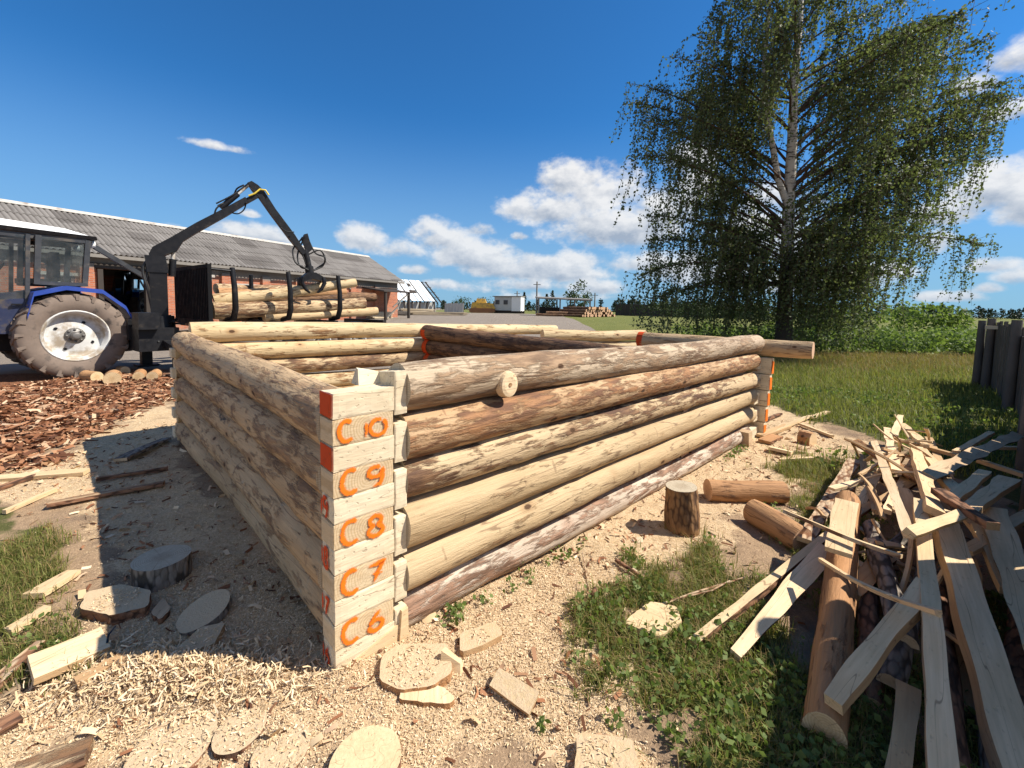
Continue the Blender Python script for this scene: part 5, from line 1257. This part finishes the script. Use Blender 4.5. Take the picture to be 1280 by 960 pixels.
hp_((1118, 546), .28, (1126, 520), .34, .07, .03, SP, 'small broken pale board poking up at the very top of the heap')
hp_((1128, 530), .26, (1157, 558), .36, .07, .03, SB, 'pale board just right of the topmost broken one')
hp_((1068, 552), .28, (1152, 600), .40, .085, .03, [L_ORNG, BARK], 'dark brown barked slab with its end lifted at the upper left of the heap', roll=.5)
hp_((1144, 564), .42, (1168, 640), .50, .085, .04, SG, 'wide grey board end standing above the middle of the heap', roll=-.3)
hp_((1118, 548), .32, (1200, 571), .34, .045, .03, SW, 'thin brown lath lying across the upper edge of the heap')
hp_((1152, 562), .34, (1200, 620), .42, .075, .03, SG, 'grey board slanting right below the thin brown lath')
hp_((1158, 596), .46, (1272, 545), .40, .095, .05, KG, 'thick grey slab jutting out to the upper right of the heap', True, .4)
hp_((1194, 566), .30, (1240, 541), .28, .055, .03, SG, 'short grey stick just above the thick grey slab')
hp_((1222, 576), .38, (1300, 600), .34, .05, .03, SG, 'thin grey lath running off the right edge of the heap')
hp_((1136, 666), .50, (1212, 640), .52, .055, .035, SB, 'short level board resting across the middle of the heap', roll=.5)
hp_((1206, 642), .48, (1262, 600), .46, .075, .035, SG, 'grey forked board rising right of the short level board', w1=.10)
hp_((1172, 614), .54, (1240, 658), .54, .07, .035, [BARK, BARK, SAWN_WARM], 'splintered reddish barked piece on top at the right of the heap', wav=.3)
hp_((1190, 624), .44, (1232, 590), .44, .075, .03, SB, 'pale board end behind the splintered reddish piece')
hp_((1150, 628), .46, (1164, 770), .34, .065, .045, [SAWN, SAWN_GREY], 'long narrow board upper half running straight down the heap', wav=.15)
hp_((1163, 760), .335, (1180, 985), .10, .065, .05, [SAWN_PALE, SAWN_GREY], 'long narrow pale board reaching the bottom edge of the heap', wav=.12, w1=.075)
hp_((1176, 640), .44, (1282, 985), .08, .115, .06, [SAWN_PALE, SAWN_GREY], 'large wide two faced pale board running down to the lower right', wav=.10, roll=-.2, w1=.125)
hp_((1243, 640), .40, (1300, 820), .22, .13, .06, [SAWN, BARK_GREY], 'wide warm slab at the right edge of the heap', True, .1)
hp_((1158, 732), .36, (1042, 880), .16, .075, .045, [SAWN, SAWN_WARM], 'notched pale board lying across the big brown half log', wav=.22)
hp_((1090, 655), .24, (1132, 800), .16, .11, .06, BG, 'dark grey barked slab in the hollow of the heap', True, math.pi)
hp_((1062, 745), .08, (1108, 700), .16, .10, .06, [SAWN_WARM, BARK], 'brown slab deep under the heap beside the half log', True)
hp_((1128, 612), .34, (1148, 664), .34, .075, .03, SG, 'grey board behind the crossing pale board')
hp_((1060, 660), .20, (1100, 588), .30, .06, .03, SB, 'pale board between the half log and the crossing board')
hp_((1120, 985), .06, (1134, 862), .12, .075, .06, KB, 'short reddish slab at the bottom of the heap left of the long pale board', True)
hp_((1255, 985), .05, (1222, 780), .16, .10, .08, BG, 'round dark barked pole lying between the two large pale boards', True, math.pi)
hp_((1196, 960), .04, (1172, 720), .16, .09, .07, DB, 'dark barked slab hidden under the large two faced board', True, math.pi)
hp_((1112, 850), .10, (1160, 690), .20, .085, .05, BG, 'grey barked slab under the notched board', True, math.pi)
hp_((1108, 640), .30, (1150, 560), .34, .05, .03, SP, 'narrow white lath at the sunlit crest of the heap')
hp_((1040, 612), .24, (1118, 590), .30, .05, .02, SP, 'thin bright chip of board laid across the crest of the heap')
hp_((1078, 578), .24, (1096, 640), .28, .06, .03, SW, 'brown board leaning behind the crossing pale board')
hp_((1240, 690), .26, (1180, 600), .34, .07, .03, SG, 'grey lath slanting between the right hand boards')
hp_((1208, 690), .30, (1290, 640), .36, .06, .03, SG, 'grey lath crossing under the forked board')
hp_((1262, 740), .24, (1225, 660), .34, .08, .04, SB, 'pale board end under the splintered reddish piece')
hp_((1085, 720), .12, (1150, 650), .24, .08, .05, BG, 'mossy grey slab under the short level board', True, math.pi)
hp_((1130, 740), .10, (1060, 700), .14, .06, .04, SG, 'grey offcut bridging the hollow beside the half log')
hp_((1186, 600), .30, (1160, 548), .30, .06, .03, SW, 'reddish board behind the wide grey board end')
hp_((1215, 560), .24, (1282, 560), .26, .05, .03, SG, 'level grey stick at the far right of the heap')
hp_((1100, 600), .26, (1165, 600), .32, .055, .03, [BARK, BARK, SAWN_WARM], 'rough reddish bark strip across the crest of the heap')
hp_((1230, 900), .03, (1200, 700), .12, .16, .06, [SAWN_WARM, BARK], 'brown slab at the bottom under the large two faced board', True)
hp_((1270, 900), .03, (1300, 690), .14, .16, .06, DB, 'dark slab at the bottom right corner of the heap', True, math.pi)
hp_((1090, 880), .02, (1085, 740), .08, .10, .05, DB, 'dark barked slab low on the ground right of the half log', True, math.pi)

for k in range(46):
    t = R_.random(); c = Vector((1.75, 1.85, 0)).lerp(Vector((4.1, 4.5, 0)), t) + Vector((R_.gauss(0, .15), R_.gauss(0, .14), 0)); L = R_.uniform(.22, .58); a = R_.choice((R_.gauss(1.0, .35), R_.gauss(1.9, .4), R_.gauss(.2, .3)))
    d = Vector((math.cos(a), math.sin(a), 0)) * L * .5; z0 = R_.uniform(.10, .46) * (1 - .35 * abs(t - .5)); dz = R_.uniform(-.12, .12)
    w = R_.uniform(.014, .042); mats = R_.choice((SP, SB, SW, [SAWN, BARK_SPOT], SG))
    wood_piece('splinter', c - d + Vector((0, 0, max(.03, z0 - dz))), c + d + Vector((0, 0, max(.03, z0 + dz))), w, w * R_.uniform(.3, .9), R_.uniform(.008, .02), mats, 'thin loose splinter of wood lying in the offcut heap', 'splinter', 'splinters in the offcut heap', False, R_.uniform(-.8, .8), .35, R_.uniform(-.03, .05))
# stumps, log pieces and cut blocks on the sawdust
def stump(px, py, toppx, toppy, r, mats, label, name='chopping_block', cat='chopping block'):
    p = gp(px, py); q = dp(toppx, toppy, p.y + .02); q.x = p.x + (q.x - p.x) * .6; q.y = p.y; p.z -= .02
    mb = MB(); round_log(mb, 0, (q - p).length, r * 1.04, r * .94, seed=R_.random() * 9, n=26, bump=.08, bow=.004, step=.05)
    return tag(mb.build(name, mats, None, frame(p, q - p)), label, cat)
stump(853, 660, 848, 606, .115, [STUMPB, END_GREY], 'upright brown barked chopping block standing in front of the sunlit log wall')
def lyinglog(a, b, r, mats, label, r1=None):
    p, q = gp(*a), gp(*b); p.z = hz(p) + r * .9; q.z = hz(q) + (r1 or r) * .9
    return loose_log('log_offcut', p, q, r, r1 or r, mats, label, 'log offcut', n=22, bump=.06, bow=.006)
lyinglog((884, 624), (978, 627), .088, [L_ORNG, END_PINK], 'short orange brown log lying behind the chopping block')
lyinglog((940, 652), (1004, 690), .088, [L_ORNG, END_PINK], 'short split log lying between the chopping block and the offcut heap')
def flat(name, pts, th, mats, label, cat=None, lift=0.0, tilt=0.0):   # outline of a cut block given on the ground, with real thickness
    P = [gp(*p) for p in pts]; c = sum(P, Vector()) / len(P); c.z = hz(c) + lift
    poly = [((p - c).x, (p - c).y) for p in P]
    X = (P[1] - P[0]); X.z = 0; X.normalize(); Y = Vector((-X.y, X.x, 0)); pl = [(q[0] * X.x + q[1] * X.y, q[0] * Y.x + q[1] * Y.y) for q in poly]
    area = sum(a[0] * b[1] - b[0] * a[1] for a, b in zip(pl, pl[1:] + pl[:1]))
    if area < 0: pl = pl[::-1]
    out = []
    for a, b in zip(pl, pl[1:] + pl[:1]):
        L = math.hypot(b[0] - a[0], b[1] - a[1]); k = max(3, int(L / .025))
        for i in range(k):
            t = (i + .5) / k; j = .006; x, y = a[0] + (b[0] - a[0]) * t, a[1] + (b[1] - a[1]) * t
            out.append((x + j * mnoise.noise(Vector((x * 30, y * 30, 1))), y + j * mnoise.noise(Vector((x * 30, y * 30, 7)))))
    pl = out; mb = MB()
    mb.prism(pl, th, None, 0, 1)
    if mats[0].name.startswith('sawdust_cov'): DUSTED.append((c.x, c.y, min(math.hypot(*q) for q in pl), c.z - .006 + th))
    Mx = Matrix(((X.x, Y.x, 0, c.x), (X.y, Y.y, 0, c.y), (0, 0, 1, c.z - .006), (0, 0, 0, 1))) @ Matrix.Rotation(tilt, 4, 'Y')
    return tag(mb.build(name, mats, None, Mx), label, cat or name.replace('_', ' '))
DUSTED = []
def disc(name, px, py, r, th, mats, label, ry=1.0, lift=0.0, tilt=(0, 0), cat=None):
    p = gp(px, py); mb = MB(); n = 30
    pts = [(r * (1 + .07 * mnoise.noise(Vector((math.cos(k * .2094) * 1.5, math.sin(k * .2094) * 1.5, px * .1)))) * math.cos(k * .2094), ry * r * (1 + .07 * mnoise.noise(Vector((math.cos(k * .2094), math.sin(k * .2094), px)))) * math.sin(k * .2094)) for k in range(n)]
    mb.prism(pts, th, Matrix(((0, 0, 1, 0), (1, 0, 0, 0), (0, 1, 0, 0), (0, 0, 0, 1))), 0, 1)
    if mats[0].name.startswith('sawdust_cov') and tilt == (0, 0): DUSTED.append((p.x, p.y, r * .9, hz(p) - .008 - (.012 if th < .032 else 0) + th))
    Mx = Matrix.Translation((p.x, p.y, hz(p) - .008 + lift - (.012 if th < .032 else 0))) @ Matrix.Rotation(tilt[0], 4, 'X') @ Matrix.Rotation(tilt[1], 4, 'Y') @ Matrix.Rotation(-math.pi / 2, 4, 'Y')
    return tag(mb.build(name, mats, None, Mx), label, cat or name.replace('_', ' '))
SAWD = None
def mat_dusted(name, base):
    m = M(name, .9, .15); n1 = m.noise(m.robj(1, 1, 1), 26, 5, .65); n2 = m.noise(m.robj(1, 1, 1), 110, 3, .6); nz = m.sep(m.geo.outputs['Normal'])[2]
    dust = m.mix(n2, (.42, .30, .18), (.66, .51, .33)); k = m.math('MULTIPLY', m.ss(n1, .36, .56), m.ss(nz, .4, .9))
    return m.done(m.mix(k, m.mix(n2, tuple(c * .8 for c in base), base), dust), None, m.math('ADD', n1, n2), .5, .008)
DUST_END = mat_dusted('sawdust_covered_end_grain', (.60, .46, .29)); DUST_B = mat_dusted('sawdust_covered_board', (.58, .43, .25))
flat('cut_block', [(779, 786), (822, 806), (852, 788), (846, 767), (812, 760)], .045, [SAWN, SAWN], 'square pale cut block lying on the grass edge left of the strips', lift=.0)
flat('cut_block', [(720, 960), (722, 930), (790, 938), (800, 975), (715, 990)], .045, [DUST_B, SAWN], 'sawdust sprinkled board at the bottom edge of the photo')
flat('cut_block', [(755, 872), (752, 836), (790, 832), (800, 872)], .03, [DUST_B, DUST_B], 'small sawdust covered block with a green sprig in front of the square pale block')
disc('log_slice', 458, 962, .115, .05, [SAWN, BARK], 'half buried tan log slice at the bottom edge below the numbered corner')
flat('cut_slab', [(474, 858), (477, 826), (500, 814), (560, 812), (566, 850), (540, 868), (500, 872)], .045, [DUST_END, L_ORNG], 'thick curved slab dusted with sawdust just right of the numbered corner')
flat('cut_slab', [(499, 880), (500, 866), (552, 864), (570, 880), (560, 888)], .03, [SAWN_PALE, L_ORNG], 'short pale piece with orange edge touching the thick curved slab')
flat('cut_slab', [(575, 824), (575, 800), (618, 785), (630, 800), (600, 816)], .035, [DUST_B, SAWN_WARM], 'flat dusted offcut lying under the lowest log of the sunlit wall')
mb = MB(); p = gp(566, 838); mb.hexa([(-.05, -.025, -.02), (.05, -.03, -.02), (.045, .03, -.02), (-.05, .03, -.02), (-.055, .0, .075), (.03, .01, .03), (.03, .03, .03), (-.05, .03, .07)])
tag(mb.build('wood_wedge', [SAWN], None, Matrix.Translation((p.x, p.y, hz(p))) @ Matrix.Rotation(-.3, 4, 'Z')), 'upright tan wedge leaning against the flat dusted offcut', 'wedge')
wood_piece('board', gp(618, 846, .035), gp(668, 880, .028), .075, .085, .02, [DUST_B, SAWN_WARM], 'short tilted board casting a shadow on the sawdust below the sunlit wall', 'board', None, False, .35, .05)
mb = MB(); p = gp(1001, 553); mb.prism([(-.09, 0), (.07, 0), (.075, .09), (.03, .15), (-.05, .15), (-.09, .10)], .14, Matrix(((1, 0, 0, 0), (0, 0, -1, 0), (0, 1, 0, 0), (0, 0, 0, 1))), 1, 0)
tag(mb.build('wood_block', [L_ORNG, SAWN_PALE], None, Matrix.Translation((p.x, p.y, hz(p))) @ Matrix.Rotation(.5, 4, 'Z')), 'small round topped wood block standing on the sawdust beyond the wall end', 'wood block')
mb = MB(); p = gp(931, 556); mb.hexa([(-.06, -.07, 0), (.07, -.06, 0), (.06, .07, 0), (-.06, .07, 0), (-.05, -.055, .17), (.055, -.05, .18), (.05, .06, .18), (-.05, .06, .17)])
tag(mb.build('wood_block', [SAWN_GREY], None, Matrix.Translation((p.x, p.y, hz(p) - .01)) @ Matrix.Rotation(.7, 4, 'Z')), 'grey block propping the far corner of the sunlit wall', 'wood block')
for a, b, w, mats, lab in (((950, 545), (985, 532), .10, SW, 'brown board end lying beside the far corner of the sunlit wall'), ((962, 560), (990, 566), .12, SP, 'pale square offcut on the sawdust in front of the round topped block'), ((965, 540), (1012, 520), .07, SB, 'pale splinter board lying on sawdust behind the round topped block'),
                           ((940, 532), (976, 517), .05, DB, 'dark bark piece lying near the far corner of the sunlit wall'), ((975, 575), (1016, 573), .035, SP, 'thin white splinter lying between the far sawdust and the grass'), ((1000, 530), (1040, 545), .06, SB, 'pale board piece right of the round topped block'), ((955, 552), (972, 545), .13, [L_ORNG, BARK], 'thick brown offcut tight against the far wall corner'),
                           ((1012, 522), (1035, 515), .08, SP, 'pale flat chip at the edge of the grass beyond the round topped block')):
    wood_piece('board_offcut', gp(*a, .03), gp(*b, .03), w, w, .03, mats, lab, 'offcut', 'offcuts beyond the wall end', False, R_.uniform(-.2, .2))
# left side, mostly in the wall's shadow
wood_piece('board', gp(38, 838, .05), gp(132, 800, .03), .155, .155, .032, [SAWN_PALE, SAWN_WARM], 'pale rectangular board with a dark pencil stroke half in the shadow', 'board', None, False, .12, .02)
disc('log_slice', 203, 722, .135, .13, [END_GREY, BARK_GREY], 'thick round log slice lying in the shaded ground left of the house')
disc('log_slice', 258, 772, .125, .035, [DUST_END, BARK_GREY], 'thin log slice leaning on the sawdust in shade near the house wall', .85, .02, (.18, -.12))
flat('cut_slab', [(100, 772), (108, 752), (150, 742), (190, 752), (185, 770), (140, 782)], .06, [DUST_END, BARK], 'shaded flat slab between the pale board and the thick round slice')
flat('cut_slab', [(210, 824), (250, 794), (282, 786), (268, 815)], .05, [DUST_B, SAWN_WARM], 'triangular offcut with a sunlit orange edge at the shadow border')
flat('cut_slab', [(188, 770), (205, 755), (214, 768), (200, 782)], .035, [SAWN_GREY, BARK], 'little grey chip block between the two log slices')
for px, py, r, lab in ((215, 935, .14, 'large log slice almost buried in sawdust at the bottom left'), (300, 915, .09, 'small log slice almost buried in sawdust right of the large one'), (352, 940, .10, 'log slice almost buried in sawdust nearest the bottom middle')):
    disc('log_slice', px, py, r, .03, [DUST_END, BARK], lab, .9, 0)
wood_piece('bark_slab', gp(12, 975, .03), gp(112, 938, .04), .10, .08, .035, [L_BAST, BARK], 'red brown barked slab with white edge in the bottom left corner', 'bark slab', None, False, .1, .2)
wood_piece('bark_slab', gp(-30, 925, .02), gp(26, 896, .02), .07, .06, .02, DB, 'reddish bark piece at the left edge above the corner slab', 'bark slab', None, False, .1, .25)
for a, b, w, mats, lab in (((-30, 600), (108, 590), .10, SB, 'pale slab lying at the left edge between the bark litter and the grass'), ((62, 630), (205, 604), .10, [L_RED, BARK], 'long reddish barked slab reaching into the shadow'), ((-40, 622), (60, 590), .05, [BARK, BARK], 'curved dark strip of bark at the left edge'),
                           ((5, 640), (70, 612), .03, SB, 'thin pale stick beside the long reddish slab'), ((150, 575), (208, 548), .12, BG, 'grey slab in shade by the far end of the left wall'), ((120, 600), (210, 585), .04, DB, 'thin dark pole in the shade of the left wall'), ((40, 745), (92, 715), .10, SB, 'tan slab lying in the grass against the shadow edge'),
                           ((10, 790), (60, 760), .05, SB, 'narrow tan strip in the left grass'), ((-10, 860), (50, 805), .05, [BARK_SPOT, BARK], 'old spotted strip of wood at the left edge of the grass'), ((95, 855), (160, 818), .05, SW, 'reddish slat half covered by shavings near the pale rectangular board')):
    wood_piece('slab_offcut', gp(*a, .025), gp(*b, .025), w, w * .8, .03, mats, lab, 'offcut', 'slab offcuts left of the house', False, R_.uniform(-.15, .15), .15)
# pencil stroke on the pale board
bd = [o for o in bpy.data.objects if o.get('label', '').startswith('pale rectangular board')][0]
mk = MB(); ribbon(mk, [(.22, -.05), (.235, .0), (.27, .045)], .008, .0195); mk.build('pencil_stroke', [STEEL_BLACK], bd, WM[bd])
# dry branches and twigs
for pts, r, lab in (([(735, 748, .0), (742, 742, .04), (744, 735, .05)], .012, 'short dark peg stuck in the sawdust before the chopping block'), ([(728, 690, .02), (736, 738, .01)], .004, 'thin twig standing by the short dark peg'),
                    ([(800, 765, .03), (870, 740, .05), (930, 722, .04)], .006, 'long pale stalk lying across the grass in front of the split log'), ([(770, 700, .02), (800, 720, .02)], .012, 'dark broken stick lying on sawdust left of the chopping block'), ([(840, 750, .03), (890, 738, .05), (912, 726, .05)], .005, 'second dry stalk beside the long pale one')):
    mb = MB(); P = [gp(*q) for q in pts]; mb.tube(P, [r * (1 - .3 * i / len(P)) for i in range(len(P))], 6)
    tag(mb.build('twig', [BARK_SPOT if r < .01 else BARK]), lab, 'twig')

# ------------------------------------------------------------------ loose litter: shavings, bark strips, grass (nobody could count these)
def scatter(n, x0, x1, y0, y1, dens, power=1.0):
    out = []; tot = 0
    while tot < n:
        m_ = n * 3; yy = y0 + (y1 - y0) * rng.random(m_) ** power; xx = x0 + (x1 - x0) * rng.random(m_)
        k = (np.abs(xx) < 1.32 * yy + .3) & (rng.random(m_) < dens(xx, yy)); out.append(np.stack([xx[k], yy[k]], 1)); tot += k.sum()
    return np.concatenate(out)[:n]
def flakes(name, P, l0, l1, asp, lift, mat, label, curl=.5, z=None):
    n = len(P); z = height(P[:, 0], P[:, 1]) if z is None else z; c = np.stack([P[:, 0], P[:, 1], z + lift * rng.random(n)], 1)
    a = rng.random(n) * 2 * np.pi; tilt = rng.normal(0, curl, n); L = rng.uniform(l0, l1, n)
    ax = np.stack([np.cos(a) * np.cos(tilt), np.sin(a) * np.cos(tilt), np.sin(tilt)], 1) * L[:, None] * .5
    rl = rng.normal(0, .7, n); ay = np.stack([-np.sin(a) * np.cos(rl), np.cos(a) * np.cos(rl), np.sin(rl)], 1) * (L * asp * rng.uniform(.6, 1.4, n))[:, None] * .5
    # bent in the middle so each reads as a curl
    mid = np.cross(ax, ay); mid /= np.linalg.norm(mid, axis=1, keepdims=True) + 1e-9; mid *= (L * rng.uniform(-.25, .25, n))[:, None]
    V = np.stack([c - ax - ay, c - ax + ay, c + mid - ay, c + mid + ay, c + ax - ay, c + ax + ay], 1).reshape(-1, 3)
    b = np.arange(n)[:, None] * 6; F = np.concatenate([b + [[0, 2, 3, 1]], b + [[2, 4, 5, 3]]], 1).reshape(-1, 4)
    o = npmesh(name, V, F, mat); return tag(o, label, None, None, 'stuff')
dsaw = lambda x, y: masks(x, y)[0]
flakes('shavings', np.concatenate([scatter(95000, -2.2, 1.4, 1.15, 2.6, dsaw, 1.5), scatter(30000, -5, 4.5, 2.4, 6.0, dsaw)]), .0035, .013, .30, .007, FLAKE, 'loose pale wood shavings strewn over the sawdust around the corner')
hc = gz(225, 850); Pn = np.stack([rng.normal(hc.x, .26, 5200), rng.normal(hc.y, .085, 5200)], 1)
flakes('shavings', Pn, .015, .05, .13, .035, FLAKE, 'low heap of curly pale shavings left of the numbered corner', .7)
pd_ = []
for x, y, r, z in DUSTED:
    for k in range(int(r * r * 26000)):
        a = R_.uniform(0, 6.283); q = r * math.sqrt(R_.random()); pd_.append((x + q * math.cos(a), y + q * math.sin(a), z))
pd_ = np.array(pd_); flakes('shavings', pd_[:, :2], .005, .018, .28, .006, FLAKE, 'shavings fallen on the half buried slices and blocks', .35, pd_[:, 2])
dbk = lambda x, y: np.clip(masks(x, y)[2] * 1.2, 0, 1)
flakes('bark_litter', scatter(9000, -9, -1.6, 3.4, 9.2, dbk), .04, .20, .18, .035, BARKFLAKE, 'litter of red brown bark strips in front of the tractor', .22)
dmix = lambda x, y: np.clip(.10 + .5 * masks(x, y)[0] * fbm(x * 3, y * 3, 3) ** 2, 0, 1) * (1 - masks(x, y)[1] * .5)
flakes('bark_litter', scatter(3800, -4.5, 4.2, 1.2, 6.2, dmix), .015, .07, .22, .014, BARKFLAKE, 'scattered bark crumbs and splinters over the trampled yard', .3)
flakes('wood_chips', scatter(420, -4.5, 4.0, 1.3, 6.0, dmix), .025, .08, .45, .02, FLAKE, 'larger pale wood chips scattered over the yard', .25)
def blades(name, P, h0, h1, w, mat, label, lean=.5, seg=True):
    n = len(P); z = height(P[:, 0], P[:, 1]); b = np.stack([P[:, 0], P[:, 1], z - .005], 1); a = rng.random(n) * 2 * np.pi; h = rng.uniform(h0, h1, n)
    d = np.stack([np.cos(a), np.sin(a), np.zeros(n)], 1); s = np.stack([-np.sin(a), np.cos(a), np.zeros(n)], 1); le = np.abs(rng.normal(0, lean, n))[:, None]; up_ = np.array([[0, 0, 1.0]])
    W = (w * rng.uniform(.6, 1.3, n))[:, None]; hh = h[:, None]; q1 = b + up_ * hh * .55 + d * hh * le * .3; q2 = b + up_ * hh * (1 - .25 * le) + d * hh * le * .95
    V = np.stack([b - s * W, b + s * W, q1 + s * W * .8, q1 - s * W * .8, q2 + s * W * .15, q2 - s * W * .15], 1).reshape(-1, 3); i = np.arange(n)[:, None] * 6
    F = np.concatenate([i + [[0, 1, 2, 3]], i + [[3, 2, 4, 5]]], 1).reshape(-1, 4)
    return tag(npmesh(name, V, F, mat), label, None, None, 'stuff')
dgr = lambda x, y: np.clip(masks(x, y)[1] - .1, 0, 1)
nearg = scatter(30000, -3.2, 3.2, 1.2, 4.4, dgr, 1.2)
blades('grass', nearg, .025, .085, .0021, LEAF_GRASS, 'short green grass growing through the sawdust near the heap and at the left edge', .8)
blades('dry_grass', scatter(9000, -3.2, 3.4, 1.2, 5.5, dgr, 1.2), .03, .10, .0016, LEAF_DRY, 'dry straw coloured grass mixed into the near grass', 1.2)
blades('field_grass', scatter(62000, 2.0, 17, 4.0, 15.5, lambda x, y: dgr(x, y) * (x > 1.5), .9), .07, .19, .0048, LEAF_GRASS, 'green field grass between the house corner and the weeds', .6)
blades('dry_field_grass', scatter(16000, 2.5, 19, 8.5, 15.6, lambda x, y: dgr(x, y) * (x > 1.5) * (.15 + .85 * sstep(y + 2 * vnoise(x * .5, y * .5), 11.5, 14.5)), .8), .12, .30, .004, LEAF_DRY, 'reddish dry grass along the foot of the tall weeds', .5)
def sprigs():
    L = []
    for P, n, hmax, sz in ((scatter(420, .3, 3.0, 1.25, 3.6, dgr, 1.3), 9, .07, .024), (scatter(160, -3.2, -1.4, 1.4, 3.6, dgr), 7, .05, .02), (scatter(520, 2.4, 8, 4.2, 8.5, dgr), 8, .13, .04)):
        z = height(P[:, 0], P[:, 1])
        for (x, y), zz in zip(P, z):
            if fbm(np.array([x * 2.0]), np.array([y * 2.0]))[0] < .47: continue
            c = np.array([x, y, zz]) + rng.normal(0, 1, (n, 3)) * (sz * 1.5, sz * 1.5, 0) + np.stack([np.zeros(n), np.zeros(n), rng.uniform(.01, hmax, n)], 1); L.append(leaf_quads(c, rng.uniform(sz * .8, sz * 1.7, n)))
    # sprigs under the lowest log and one in the foreground
    for k in range(90):
        v = R_.uniform(.5, 4.6); p = NC + A_ * v + Vector((.6882, -.7255, 0)) * R_.uniform(.03, .11)
        if vnoise(np.array([v * 2.1]), np.array([3.3]))[0] < .45: continue
        c = np.array([p.x, p.y, hz(p)]) + rng.normal(0, .02, (8, 3)) + np.array([0, 0, .03]); L.append(leaf_quads(c, rng.uniform(.018, .035, 8)))
    for px, py, s in ((828, 905, 1.0), (845, 925, .8), (776, 850, .7), (815, 870, .6), (765, 905, .6), (880, 820, .9), (935, 880, 1.0), (905, 930, 1.0), (965, 640, .9), (678, 912, .5)):
        p = gp(px, py); m_ = int(46 * s); c = np.array([p.x, p.y, p.z + .035 * s]) + rng.normal(0, 1, (m_, 3)) * (.035 * s, .03 * s, .022); L.append(leaf_quads(c, rng.uniform(.016, .034, m_)))
    V, F = merge(L); tag(npmesh('weed_sprigs', V, F, LEAF_WEED), 'small leafy green weeds in the near grass and under the lowest log', None, None, 'stuff')
sprigs()
